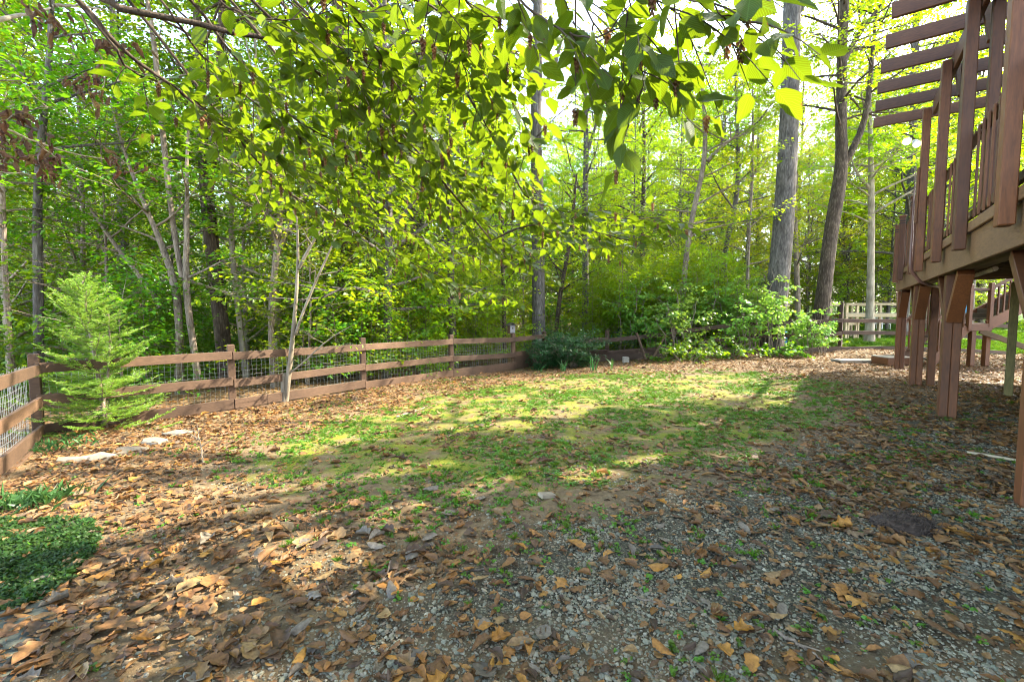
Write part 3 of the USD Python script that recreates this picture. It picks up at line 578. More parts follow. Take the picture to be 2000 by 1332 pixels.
own_tree('oak_tree', 'dark leaning trunk standing close behind the second fence post', [(444, 722), (431, 620), (418, 520), (405, 400), (398, 310), (392, 200), (386, 80), (380, -120)], 11.2, [15, 13.5, 12.5, 12, 9, 7.5, 6.5, 4], 'bark_dark', 'leaf_green', 23, t0=.62, nb=18, reach=3.0, forks=[([(407, 385), (418, 300), (428, 180), (432, 40), (440, -120)], [8, 7, 6.5, 5.5, 3])])
own_tree('maple_tree', 'dark forked trunk with a second stem rising to the right, behind the back fence', [(1596, 676), (1604, 610), (1614, 530), (1622, 457), (1632, 400), (1644, 340), (1646, 290), (1640, 250), (1646, 175), (1643, 105), (1650, 0), (1655, -200)], 18.5, [15, 13.5, 12.5, 12, 12, 10, 9, 8.5, 8, 7, 6, 3], 'bark_dark', 'leaf_lime', 24, t0=.5, nb=30, reach=3.8, size=.13,
         forks=[([(1646, 325), (1668, 290), (1684, 262), (1695, 215), (1702, 130), (1712, 20)], [6.5, 6, 5, 4, 3, 2]), ([(1645, 130), (1665, 85), (1690, 50), (1720, 10)], [5, 4.5, 3.5, 2])])
own_tree('maple_tree', 'slim tan sunlit trunk standing on the lit lawn beyond the back fence', [(1697, 678), (1700, 600), (1702, 465), (1702, 385), (1701, 300), (1698, 180), (1700, 60)], 20.5, [8.5, 6.5, 5.8, 5.4, 4, 3, 1.5], 'bark_pale', 'leaf_lime', 25, t0=.4, nb=28, reach=3.4, size=.13, forks=[([(1701, 370), (1682, 352), (1668, 330), (1660, 300)], [3.5, 3, 2, 1]), ([(1702, 330), (1722, 315), (1750, 305), (1785, 300)], [2.5, 2, 1.5, .8])])
own_tree('crape_myrtle', 'young smooth pale barked tree leaning inside the fence on the left', [(556, 790), (563, 735), (569, 690), (577, 610), (582, 540), (585, 470), (584, 440), (576, 380)], 8.5, [5.6, 4.8, 4.4, 3.8, 3.1, 2.5, 2.0, 1], 'bark_myrtle', 'leaf_lime', 26, t0=.75, nb=6, reach=.8, sub=3, k=5, size=.07,
         forks=[([(583, 525), (600, 492), (618, 462), (632, 440), (640, 410)], [3.4, 3, 2.4, 1.8, .8]), ([(577, 652), (592, 607), (612, 560), (634, 512), (650, 478), (664, 445)], [2.8, 2.6, 2.4, 2.2, 1.8, 1]), ([(567, 728), (590, 712), (618, 683), (650, 655), (684, 638)], [1.6, 1.5, 1.3, 1, .5])])
own_tree('beech_tree', 'multi stemmed tree with bowed pale stems behind the first fence span', [(352, 760), (350, 720), (346, 667), (360, 597), (343, 545), (325, 485), (300, 440), (270, 380), (240, 300), (215, 200)], 9.8, [8, 7, 6.5, 7, 6, 5, 4, 3, 2, 1], 'bark_brown', 'leaf_green', 27, t0=.5, nb=16, reach=2.0, sub=4,
         forks=[([(388, 752), (380, 690), (377, 650), (364, 597), (353, 527), (368, 482), (372, 440), (360, 330), (372, 200)], [6.5, 6, 6, 6, 5, 4, 3.4, 2.5, 1.5]), ([(315, 600), (311, 585), (290, 555), (245, 510), (196, 440), (160, 380), (130, 330)], [4.5, 4.5, 4, 3.6, 3, 2.2, 1]), ([(356, 545), (338, 460), (326, 330), (310, 200), (305, 90), (280, -40)], [5, 4.5, 5, 4.5, 4.5, 3])])
own_tree('beech_tree', 'pale grey trunk at the left behind the conifer', [(72, 712), (74, 640), (76, 560), (72, 440), (72, 330), (84, 240), (95, 160), (100, 40), (106, -120)], 9.3, [9, 8, 8, 7.5, 6.5, 6, 5, 4, 2], 'bark_grey', 'leaf_green', 28, t0=.5, nb=18, reach=2.2)
own_tree('beech_tree', 'thin spotted trunk nearest the left picture edge', [(22, 728), (18, 640), (10, 580), (6, 500), (8, 420), (2, 300), (-10, 120)], 8.6, [5.5, 5, 4.5, 4.5, 4, 3, 2], 'bark_brown', 'leaf_green', 29, t0=.5, nb=16, reach=2.0)
own_tree('maple_tree', 'slim mottled trunk just right of the dark leaning trunk', [(482, 742), (474, 680), (466, 610), (456, 540), (450, 470), (452, 330), (446, 180)], 11.5, [6, 5.5, 5, 5, 4.2, 3, 1.5], 'bark_pale', 'leaf_green', 30, t0=.5, nb=18, reach=2.2)
own_tree('maple_tree', 'slim dark trunk forking just left of the young pale tree', [(538, 772), (529, 690), (526, 640), (526, 600), (534, 540), (545, 480), (548, 430), (552, 330), (548, 200)], 10.4, [6.5, 6, 5.5, 6, 5.5, 5.5, 4, 3, 1.5], 'bark_brown', 'leaf_green', 31, t0=.5, nb=16, reach=2.2, forks=[([(545, 490), (534, 450), (520, 410), (505, 340)], [3.5, 3, 2.5, 1.5]), ([(548, 478), (562, 450), (580, 410), (600, 350)], [3.5, 3, 2.4, 1.2])])
own_tree('maple_tree', 'slim trunk behind the fence right of the young pale tree', [(722, 705), (722, 640), (721, 560), (722, 470), (720, 380), (724, 250), (722, 100)], 13.5, [6.5, 6, 5.5, 5, 4.5, 3.4, 2], 'bark_dark', 'leaf_lime', 32, t0=.35, nb=18, reach=2.6)
own_tree('maple_tree', 'twin dark trunks behind the third fence span', [(813, 700), (813, 650), (812, 600), (810, 540), (806, 440), (800, 280), (796, 100)], 16.5, [6.5, 6, 5.5, 5, 4.5, 3.5, 2], 'bark_brown', 'leaf_lime', 33, t0=.35, nb=18, reach=2.8, forks=[([(822, 698), (822, 640), (821, 590), (828, 500), (836, 400)], [4, 3.8, 3.4, 3, 2])])
own_tree('maple_tree', 'grey trunk standing directly behind the fourth fence post', [(886, 690), (884, 640), (882, 580), (880, 530), (880, 440), (876, 280), (878, 100)], 14.8, [7.5, 7, 6.5, 6, 5.5, 4.5, 3], 'bark_grey', 'leaf_lime', 34, t0=.38, nb=18, reach=2.8)
own_tree('maple_tree', 'thin dark trunk left of the birdhouse', [(986, 690), (985, 640), (983, 580), (982, 500), (980, 380), (984, 220)], 16.0, [4.5, 4, 3.6, 3.3, 2.8, 1.5], 'bark_dark', 'leaf_lime', 35, t0=.3, nb=16, reach=2.5)
own_tree('poplar_tree', 'straight slim trunk right of the dark shrub with a high side limb', [(1143, 668), (1143, 600), (1144, 530), (1143, 457), (1142, 380), (1146, 315), (1144, 250), (1143, 190), (1140, 60)], 20, [7, 6.5, 6.3, 6, 5.5, 5.2, 4.5, 4, 2.5], 'bark_grey', 'leaf_lime', 36, t0=.35, nb=20, reach=3.2, forks=[([(1146, 300), (1156, 270), (1166, 240), (1172, 200)], [3.5, 3, 2.5, 1.5])])
own_tree('maple_tree', 'dark leaning slim trunk right of the thick middle trunk', [(1084, 650), (1088, 615), (1096, 560), (1108, 503), (1118, 440), (1126, 340)], 18.6, [4.5, 4.2, 4, 3.8, 3, 2], 'bark_dark', 'leaf_lime', 37, t0=.35, nb=14, reach=2.4)
own_tree('poplar_tree', 'leaning branched trunk left of the tallest trunk, bending right at its top', [(1328, 650), (1334, 560), (1345, 461), (1350, 430), (1363, 371), (1380, 315), (1377, 245), (1368, 120)], 17.8, [6, 5.5, 5.2, 5, 4.5, 4.3, 3.5, 2], 'bark_brown', 'leaf_lime', 38, t0=.4, nb=18, reach=3, forks=[([(1382, 315), (1398, 295), (1420, 278), (1450, 255)], [3.5, 3, 2.5, 1.2])])
own_tree('poplar_tree', 'slim trunk midway between the bending trunk and the tallest trunk', [(1412, 640), (1412, 580), (1415, 500), (1420, 455), (1437, 410), (1443, 350), (1440, 252), (1436, 120)], 19.5, [5.2, 5, 4.8, 4.6, 4.2, 3.8, 3, 1.8], 'bark_grey', 'leaf_lime', 39, t0=.4, nb=18, reach=3)
own_tree('poplar_tree', 'thinnest straight stem just left of the tallest trunk', [(1460, 640), (1460, 560), (1462, 465), (1468, 385), (1471, 287), (1470, 160)], 18.2, [3.2, 3, 2.8, 2.4, 2, 1], 'bark_brown', 'leaf_gold', 40, t0=.3, nb=16, reach=2.6)
own_tree('poplar_tree', 'pale trunk seen far back between the tallest and the forked trunks', [(1560, 660), (1558, 600), (1556, 520), (1552, 420), (1556, 300)], 24, [5.5, 5, 4.5, 4, 3], 'bark_brown', 'leaf_gold', 41, t0=.35, nb=18, reach=3.2)

# ---- the rest of the wood
rw = np.random.default_rng(77); placed = []
WORDS = {'understory_a': ('maple_tree', 'slender understory maple with layered green leaves deep in the wood'), 'understory_b': ('dogwood_tree', 'small low branched green tree deep in the wood'), 'understory_c': ('beech_tree', 'pale stemmed green beech deep in the wood'),
         'canopy_a': ('oak_tree', 'tall grey trunked canopy tree deep in the wood'), 'canopy_b': ('poplar_tree', 'tall dark trunked lime green canopy tree deep in the wood'), 'lime_a': ('maple_tree', 'slender yellow green backlit maple deep in the wood'),
         'lime_b': ('poplar_tree', 'tall slender yellow green poplar deep in the wood'), 'gold_a': ('sourwood_tree', 'golden yellow autumn tree deep in the wood'), 'sapling_a': ('sapling', 'thin green leafed sapling on the forest floor'),
         'sapling_b': ('sapling', 'thin yellow green sapling on the forest floor'), 'shrub_a': ('bush', 'low green bush on the forest floor behind the fence'), 'far_canopy': ('poplar_tree', 'towering full crowned yellow green tree'), 'far_green': ('oak_tree', 'towering full crowned green tree'), 'thicket_a': ('young_maple', 'low bushy yellow green young maple'), 'thicket_b': ('young_sourwood', 'bushy golden green young sourwood')}
GROUPS = {k: f'{v} in the wood behind the fence' for k, v in dict(maple_tree='maples', dogwood_tree='small low trees', beech_tree='beeches', oak_tree='tall oaks', poplar_tree='poplars', sourwood_tree='golden trees', sapling='thin saplings', bush='low bushes', young_maple='bushy young maples', young_sourwood='bushy golden young trees').items()}
FL = np.array(FENCE)
RELAX = False
def wood_ok(x, y):
    if RELAX: return True
    d = (x - (-10.6 + .735 * y)) * .806
    return (d < -.9) or (y > 17.3 and x < 9 + (y - 17) * .25) or (y > 27)
def scatter(n, kinds, ymin, ymax, mind, pxr=(-250, 2050), xmax=None, sc=(.85, 1.15)):
    c = 0; tries = 0
    while c < n and tries < n * 200:
        tries += 1
        y = math.sqrt(rw.uniform(ymin ** 2, ymax ** 2)); px = rw.uniform(*pxr); x = (px - 1000) / FPX * y
        if not wood_ok(x, y) or any((x - a) ** 2 + (y - b) ** 2 < mind ** 2 for a, b in placed): continue
        wd = 60 if mind < 1 else 130
        if any(y < Yt + .8 and abs(px - pt) < wd for pt, Yt in ((430, 11.2), (352, 9.8), (72, 9.3), (1052, 17.2), (530, 10.4), (885, 14.8), (1530, 15.6))): continue
        kd = kinds(px) if callable(kinds) else kinds[rw.integers(len(kinds))]
        if kd not in ('sapling_a', 'sapling_b', 'shrub_a', 'thicket_a') and -3 < x < 21 and 15.0 < y - .326 * x < 22.5: continue
        nm, lab = WORDS[kd]; placed.append((x, y)); c += 1
        where = ZONES[int(np.searchsorted([z[0] for z in ZONES], px))][1] if px < 2300 else ZONES[-1][1]
        far_ = ' far back' if y > 30 else ' midway back' if y > 17 else ''
        lab = lab.replace(' deep in the wood', '').replace(' on the forest floor', '').replace(' behind the fence', '') + far_ + ' ' + where
        copy_of(protos[kd], nm, (x, y, float(hgt(x, y)) - .08), rw.uniform(0, 6.28), rw.uniform(*sc), lab, 'bush' if nm == 'bush' else 'tree', GROUPS[nm])
ZONES = [(60, 'at the left edge of the wood'), (250, 'behind the sunlit conifer'), (450, 'behind the first fence span'), (600, 'behind the young pale barked tree'), (706, 'left of the third fence post'), (880, 'behind the third fence span'),
         (1010, 'behind the fourth fence span'), (1100, 'behind the thick middle trunk'), (1180, 'behind the dark shrub'), (1300, 'behind the gap in the back fence'), (1420, 'behind the pale leafy bushes'), (1520, 'left of the tallest trunk'),
         (1620, 'between the tallest and the forked trunks'), (1740, 'beyond the lit lawn'), (9999, 'behind the deck')]
def mixk(px):
    p = rw.uniform()
    if px < 650: return ['understory_a', 'understory_b', 'understory_c', 'understory_a', 'lime_a', 'canopy_a'][int(p * 6)]
    if px < 1150: return ['understory_a', 'lime_a', 'lime_b', 'understory_c', 'lime_a', 'canopy_b'][int(p * 6)]
    return ['lime_a', 'lime_b', 'gold_a', 'lime_b', 'canopy_b', 'lime_a'][int(p * 6)]
scatter(34, mixk, 9.5, 20, 1.7)
scatter(52, mixk, 18, 34, 1.8)
scatter(48, lambda px: ['canopy_a', 'canopy_b', 'understory_c', 'lime_b'][int(rw.uniform() * 4)], 30, 60, 2.8, (-300, 1500))
scatter(34, lambda px: ['lime_b', 'gold_a', 'canopy_b', 'lime_b', 'lime_a'][int(rw.uniform() * 5)], 26, 52, 2.4, (1400, 2100))
scatter(46, ['thicket_a', 'thicket_a', 'thicket_b'], 17.4, 36, 1.3, (650, 1560))
scatter(26, ['thicket_a', 'thicket_b', 'lime_a'], 27, 40, 1.5, (1400, 1950))
scatter(30, ['lime_b', 'gold_a', 'lime_b', 'lime_b'], 20, 40, 1.6, (1020, 1800))
RELAX = True
scatter(13, ['far_canopy'], 24, 38, 3.0, (1120, 1850), sc=(.8, 1.05))
scatter(12, ['lime_b', 'canopy_b', 'lime_b'], 22, 31, 2.0, (1530, 1830), sc=(1.0, 1.35))
scatter(26, ['far_canopy', 'far_canopy', 'far_green'], 44, 70, 4.0, (800, 1900))
scatter(26, ['far_green', 'far_canopy', 'far_green'], 30, 60, 4.0, (-350, 900))
scatter(10, ['canopy_b', 'gold_a', 'lime_b'], 33, 46, 2.2, (1500, 2050))
RELAX = False
def fence_edge(n, kinds):
    P = np.array(FENCE[1:] + FAR[1:5]); L = np.r_[0, np.cumsum(np.linalg.norm(np.diff(P, axis=0), axis=1))]
    for k in range(n):
        s_ = L[-1] * (k + rw.uniform(.1, .9)) / n; x, y = np.interp(s_, L, P[:, 0]), np.interp(s_, L, P[:, 1]); o = rw.uniform(1.0, 3.6); x += -.78 * o if s_ < L[5] else 0; y += .6 * o if s_ < L[5] else o; px = 1000 + FPX * x / y
        if any(y < Yt + .8 and abs(px - pt) < (75 if Yt in (11.2, 17.2) else 40) for pt, Yt in ((430, 11.2), (352, 9.8), (1052, 17.2), (530, 10.4), (885, 14.8), (1530, 15.6))): continue
        kd = kinds[rw.integers(len(kinds))]; nm, lab = WORDS[kd]; lab = lab.replace(' on the forest floor', '').replace(' behind the fence', '') + ' close ' + ZONES[int(np.searchsorted([z[0] for z in ZONES], px))][1]
        copy_of(protos[kd], nm, (x, y, float(hgt(x, y)) - .08), rw.uniform(0, 6.28), rw.uniform(.7, 1.15), lab, 'tree', GROUPS[nm])
fence_edge(64, ['sapling_b', 'sapling_b', 'thicket_a', 'sapling_a'])
copy_of(protos['understory_c'], 'beech_tree', (18.6, 14.6, -.1), 1.0, 1.0, 'green beech outside the picture shading the deck stair', 'tree', None)
copy_of(protos['understory_a'], 'maple_tree', (22.5, 15.4, -.1), 2.0, 1.1, 'green maple outside the picture beyond the deck stair', 'tree', None)
scatter(110, lambda px: 'sapling_a' if px < 700 else 'sapling_b', 7.5, 28, .75)
scatter(60, ['shrub_a', 'sapling_a'], 7, 26, .7, sc=(.7, 1.3))


# ------------------------------------------------------------------ big tree over the deck, right of the picture: its crown shades the yard
def pg(pts): return poly(pts)
LIT = [pg([(440, 885), (520, 835), (760, 788), (1000, 762), (1330, 742), (1400, 766), (1200, 788), (1000, 822), (700, 855), (560, 885)]), pg([(1120, 915), (1220, 890), (1275, 945), (1150, 965)]), pg([(700, 955), (890, 905), (960, 930), (760, 985)]),
       pg([(60, 1260), (190, 1130), (360, 1050), (400, 1090), (320, 1150), (170, 1290)]), pg([(1440, 700), (1600, 686), (1740, 690), (1740, 705), (1560, 716)]), pg([(480, 1010), (560, 980), (600, 1000), (500, 1030)]), pg([(0, 1010), (130, 975), (150, 1000), (0, 1040)])]
CORNER = Polygon([(-8, 3.2), (-4.3, 3.6), (-3.6, 5.1), (-3.3, 6.4), (-4.2, 8.6), (-8, 8)])
HANG = Polygon([(-2.2, 1.1), (1.8, .9), (1.9, 3.6), (.3, 5.2), (-2.1, 4.6)])
def shade_oak():
    rng = np.random.default_rng(91); base = np.array([15.2, 10.0, 0])
    d = thing('oak_tree', 'great oak behind the deck with its crown spread above the yard', 'tree', base)
    m = MB(); trunk = np.array([(15.2, 10, -.2), (15.1, 9.9, 3), (14.6, 9.6, 6), (14, 9.2, 8.5), (13.4, 8.8, 11), (13, 8.5, 14)]); m.tube(trunk, [.42, .36, .32, .27, .2, .1], 12)
    for k in range(14):
        t = rng.uniform(.5, .95); p = np.array([np.interp(t, np.linspace(0, 1, 6), trunk[:, c]) for c in range(3)]); q = np.array([rng.uniform(0, 14), rng.uniform(1.5, 12.5), rng.uniform(10, 12.5)])
        w = np.linspace(0, 1, 6)[:, None]; B = p + (q - p) * w + np.array([0, 0, 1.2]) * w * (1 - w) * 4; B[1:-1] += rng.normal(0, .2, (4, 3)); m.tube(B, np.linspace(.13, .025, 6), 6, False)
    v, f = m.mesh(); obj('trunk', (v - base, f), 'bark_grey', d, smooth=True)
    n = 26000; A = np.array([8.2, 6.6, 11.2]) + unit(rng.normal(0, 1, (n, 3))) * rng.uniform(0, 1, (n, 1)) ** (1 / 3) * np.array([9.6, 8.4, 3.0])
    A = A[(A[:, 2] > 1.5 + .64 * np.maximum(A[:, 1], 0) + .45)]
    def hits(pl, z, soft, wide=0.0):
        g = A - SUN * ((A[:, 2:3] - z) / SUN[2]); return sd(pl, g[:, 0], g[:, 1]) + (meshkit.fbm(np.column_stack([g[:, :2] * 1.1, 0 * g[:, 0]]), 3, 21) - .5) * soft + wide > 0
    drop = np.zeros(len(A), bool)
    for i, pl in enumerate(LIT): drop |= hits(pl, 0, .5, .55 if i == 0 else .3)
    for z in (-.1, .8, 1.7): drop |= hits(CORNER, z, .5, .5)
    for z in (2.0, 2.7): drop |= hits(HANG, z, .6) & (rng.uniform(0, 1, len(A)) < .85)
    for (px, Y, z, r) in ((985, 14, .95, .35), (980, 14, .2, .4), (700, 10, .5, .3), (880, 12.2, .5, .3)):
        c = at(px, 680, Y); g = A - SUN * ((A[:, 2:3] - z) / SUN[2]); drop |= np.hypot(g[:, 0] - c[0], g[:, 1] - c[1]) < r
    g0 = A - SUN * (A[:, 2:3] / SUN[2]); drop |= (g0[:, 0] < -10.6 + .735 * g0[:, 1] - .9) | (A[:, 1] > 12.6)
    lump = meshkit.fbm(A * .55, 3, 13) + rng.uniform(-.12, .12, len(A)) < .41
    A = A[~drop & ~lump]
    v, f = sprays(rng, A, unit(rng.normal(0, 1, A.shape)), 7, .45, .17); obj('crown', (v - base, f), 'leaf_green', d)
shade_oak()

# ------------------------------------------------------------------ hornbeam whose boughs hang into the picture from above
def spline(P, n):
    P = np.asarray(P, float); t = np.linspace(0, 1, len(P)); q = np.linspace(0, 1, n)
    from scipy.interpolate import CubicSpline
    return CubicSpline(t, P)(q)
LU = np.array([0, .1, .26, .46, .66, .84, 1.0]); LW = np.array([.02, .56, .92, 1.0, .82, .46, .0])
def broad_leaf(rng, base, d, nrm, L, W):
    s = unit(np.cross(d, nrm)); nn = np.cross(s, d); bend = rng.uniform(-.05, .28); cup = rng.uniform(.05, .4); wav = rng.normal(0, .03, (7, 2)) ; v, uv = [], []
    for i, (u, w) in enumerate(zip(LU, LW)):
        c = base + d * (u * L * (1 - .12 * bend)) - nn * bend * L * u * u
        for j, q in enumerate((-1, 0, 1)):
            ww = w * W * (1 + (.05 if i % 2 else -.03)); v.append(c + s * q * ww + nn * (abs(q) * cup * ww + (wav[i, (j + 1) // 2] * L * w if q else 0))); uv.append((u, q * w * .5))
    f = []
    for i in range(6):
        for j in range(2):
            a = i * 3 + j; f += [(a, a + 1, a + 4), (a, a + 4, a + 3)]
    return np.array(v), np.array(f), np.array(uv)
def hornbeam():
    rng = np.random.default_rng(12); K = .74
    B = [([(60, -60, 1.9), (190, -10, 2.0), (245, 16, 2.05), (350, 38, 2.15), (490, 63, 2.3), (595, 77, 2.45), (700, 91, 2.6), (825, 94, 2.75), (947, 93, 2.9), (1040, 88, 3.1)], 7.5, .35),
         ([(60, -70, 1.9), (130, -10, 2.1), (196, 70, 2.2), (245, 112, 2.3), (332, 171, 2.5), (420, 238, 2.75), (525, 301, 3.1), (620, 360, 3.5), (700, 410, 3.9), (800, 455, 4.3), (930, 505, 4.7)], 5, .16),
         ([(300, -60, 2.0), (355, -10, 2.2), (430, 80, 2.4), (470, 130, 2.5), (540, 200, 2.75), (610, 250, 3.0), (700, 300, 3.3), (800, 360, 3.7), (900, 430, 4.1), (985, 500, 4.4)], 3.6, .1),
         ([(430, -60, 2.1), (480, -10, 2.3), (560, 70, 2.45), (640, 160, 2.7), (720, 230, 2.95), (800, 300, 3.3), (900, 350, 3.6), (1010, 410, 3.9), (1080, 470, 4.1)], 3.4, .1),
         ([(790, 92, 2.72), (860, 105, 2.8), (905, 180, 2.9), (947, 255, 3.05), (1000, 357, 3.3), (1052, 402, 3.45), (1175, 425, 3.6), (1262, 428, 3.7), (1330, 440, 3.8)], 3, .12),
         ([(930, -60, 1.7), (1000, -10, 1.65), (1080, 40, 1.65), (1160, 60, 1.6), (1240, 50, 1.55), (1300, 80, 1.5)], 2.6, .05),
         ([(1150, -60, 1.5), (1200, -10, 1.5), (1245, 60, 1.5), (1262, 130, 1.55), (1258, 190, 1.6)], 2.2, .1),
         ([(1270, -60, 1.4), (1320, -15, 1.4), (1360, 15, 1.4), (1410, 50, 1.4), (1455, 92, 1.4)], 2.4, .1),
         ([(590, -60, 2.0), (640, -10, 2.0), (700, 60, 2.2), (760, 150, 2.5), (820, 250, 2.8), (870, 330, 3.0)], 2.8, .08),
         ([(730, -60, 1.9), (780, -10, 1.9), (880, 40, 2.1), (960, 130, 2.4), (1000, 200, 2.6), (1020, 300, 2.9)], 2.8, .08),
         ([(870, -60, 1.7), (920, -10, 1.8), (980, 50, 2.0), (1010, 110, 2.2), (1020, 160, 2.4)], 2.4, .08),
         ([(480, 290, 3.0), (560, 370, 3.4), (640, 420, 3.7), (760, 490, 4.2), (880, 550, 4.6), (1000, 580, 4.8)], 2.2, .05),
         ([(230, 100, 2.3), (290, 160, 2.6), (380, 200, 2.8), (470, 260, 3.1), (560, 330, 3.5)], 2.2, .1),
         ([(960, 470, 4.0), (1060, 440, 3.9), (1150, 450, 3.7), (1220, 470, 3.6), (1290, 450, 3.6)], 1.8, .1),
         ([(380, -60, 1.8), (440, -5, 1.9), (520, 30, 2.0), (600, 30, 2.1), (700, 20, 2.2), (800, 10, 2.3)], 2.2, .1),
         ([(560, 130, 2.6), (680, 210, 3.0), (780, 290, 3.4), (880, 380, 3.9), (960, 450, 4.3), (1040, 520, 4.6)], 2.2, .05),
         ([(660, 90, 2.6), (720, 180, 2.9), (780, 240, 3.1), (850, 300, 3.4), (930, 330, 3.6), (1010, 350, 3.8)], 2.0, .05),
         ([(330, 20, 2.1), (400, 120, 2.4), (480, 190, 2.7), (570, 260, 3.0), (660, 340, 3.4), (760, 400, 3.9)], 2.0, .15),
         ([(500, -60, 1.9), (560, -5, 2.0), (620, 60, 2.2), (700, 130, 2.5), (770, 190, 2.8), (840, 240, 3.0)], 2.2, .05),
         ([(1060, -60, 1.6), (1110, 0, 1.6), (1170, 70, 1.65), (1200, 120, 1.75), (1218, 170, 1.8)], 2.2, .05),
         ([(1180, -60, 1.5), (1260, -15, 1.5), (1340, 20, 1.5), (1420, 25, 1.5)], 2.2, .05),
         ([(820, -60, 1.7), (850, 0, 1.8), (900, 80, 2.0), (930, 170, 2.3), (945, 240, 2.5)], 2.2, .05)]
    tb = np.array([-3.1, .2, 0.]); d = thing('hornbeam_tree', 'hornbeam with backlit drooping boughs and hanging brown seed clusters overhead', 'tree', tb)
    m = MB(); m.tube([tb + [0, 0, -.2], tb + [.1, 0, 1.5], tb + [.3, .1, 3.2], tb + [.5, .2, 5.5], tb + [.5, .1, 8]], [.16, .13, .11, .08, .03], 12); v, f = m.mesh(); obj('trunk', (v - tb, f), 'bark_grey', d, smooth=True)
    LV, SC, tw = [], [], MB()
    for pts, rp, start in B:
        P = np.array([at(x, y, Y * K) for x, y, Y in pts]); C = spline(P, 26); C[1:] += np.cumsum(rng.normal(0, .004, (25, 3)), 0); r0 = rp * pts[1][2] * K / FPX
        o = np.array([-2.75 + .1 * rp / 7, .3, 3.0 + rng.uniform(0, 1.2)]); L0 = np.linspace(0, 1, 8)[:, None]; lead = o + (C[0] - o) * L0 + np.array([0, 0, .25]) * (L0 * (1 - L0)) * 4
        full = np.vstack([lead[:-1], C]); b = MB().tube(full, np.r_[np.linspace(r0 * 1.7, r0, 7), r0 * np.linspace(1, .28, 26)], 7); v, f = b.mesh(); obj('bough', (v - tb, f), 'bark_dark', d, smooth=True)
        seg = np.r_[0, np.cumsum(np.linalg.norm(np.diff(C, axis=0), axis=1))]; s, k = start * seg[-1] + .03, 0
        while s < seg[-1]:
            p = np.array([np.interp(s, seg, C[:, c]) for c in range(3)]); e = np.array([np.interp(min(s + .05, seg[-1]), seg, C[:, c]) for c in range(3)]); dv = unit(e - p + 1e-6) if s < seg[-1] - .05 else unit(C[-1] - C[-3])
            sgn = 1 if k % 2 else -1; sv = unit(np.cross(dv, [0, 0, 1])) * sgn; td = unit(dv * rng.uniform(.5, 1) + sv * rng.uniform(.4, .9) + np.array([0, 0, rng.normal(-.12, .25)]))
            l = rng.uniform(.10, .30) * (1.15 - .5 * s / seg[-1]); n = max(2, int(l / .042)); q = np.linspace(0, 1, 6)[:, None]; T = p + td * l * q - np.array([0, 0, 1]) * l * rng.uniform(.1, .5) * q ** 2; tw.tube(T, np.linspace(.0022, .0009, 6), 4, False)
            for i in range(n + 1):
                u = (i + .6) / (n + .6); bp = np.array([np.interp(u, q[:, 0], T[:, c]) for c in range(3)]); g2 = 1 if i % 2 else -1
                ld = unit(td * (.55 if i < n else 1.2) + np.cross(td, [0, 0, 1]) * g2 * rng.uniform(.5, 1.0) + np.array([0, 0, -rng.uniform(.0, .45)]) + rng.normal(0, .2, 3))
                nv = unit(np.array([0, 0, 1.0]) + rng.normal(0, .42, 3)); L = rng.uniform(.052, .092); LV.append(broad_leaf(rng, bp + ld * .008, ld, nv, L, L * rng.uniform(.24, .30)))
            if rng.uniform() < .42: SC.append((T[-1] if rng.uniform() < .5 else T[3], rng.uniform(.036, .056)))
            s += rng.uniform(.029, .056); k += 1
    v, f = tw.mesh(); obj('twigs', (v - tb, f), 'bark_dark', d, kind='stuff')
    size = np.array([np.linalg.norm(a[0][18] - a[0][0]) / max(a[0][:, 1].mean(), .3) for a in LV]); mid = np.array([a[0].mean(0) for a in LV])
    vis = (np.abs(mid[:, 0] / mid[:, 1]) < 1.12) & ((mid[:, 2] - 1.5) / mid[:, 1] < .66); order = np.argsort(-size * vis)
    def put(nm, items, **kw):
        b = MB(); uv = []
        for a in items: b.add(a[0] - tb, a[1]); uv.append(a[2])
        v, f = b.mesh(); mm = usdkit.mesh(stage, path_of(d) + '/' + numbered(nm, path_of(d)), (v, f), MAT['hornbeam_leaf'], True, np.vstack(uv)); tag(mm.GetPrim(), **kw)
    for i in order[:300]: put('leaf', [LV[i]])
    put('leaves', [LV[i] for i in order[300:]], kind='stuff')
    for p, L in [SC[i] for i in rng.permutation(len(SC))[:260]]:
        b = MB(); n = 7
        for i in range(n):
            z = -L * (.12 + .88 * i / n); w = L * .145 * (1.1 - .6 * i / n)
            for j in range(3):
                a = j * 2.09 + i * 1.1; e = np.array([math.cos(a), math.sin(a), 0]); t = np.array([-e[1], e[0], 0])
                b.add(np.array([p + [0, 0, z + .004], p + e * w + t * w * .8 + [0, 0, z - .004], p + e * w * 1.3 + [0, 0, z - L * .2], p + e * w - t * w * .8 + [0, 0, z - .004]]) - tb, [(0, 1, 2), (0, 2, 3)])
        b.tube([p - tb, p - tb - [0, 0, L * .9]], [.001, .0015], 3, False); obj('seed_cluster', b.mesh(), 'seed_brown', d)
    # the crown above the picture
    n = 900; A = np.array([-1.2, 1.2, 5.2]) + unit(rng.normal(0, 1, (n, 3))) * rng.uniform(0, 1, (n, 1)) ** .4 * np.array([3.0, 2.6, 1.6]); A = A[A[:, 2] > np.maximum(3.6, 1.5 + .75 * A[:, 1] + .4)]
    v, f = sprays(rng, A, unit(rng.normal(0, 1, A.shape)), 9, .4, .09); obj('crown', (v - tb, f), 'leaf_green', d)
hornbeam()

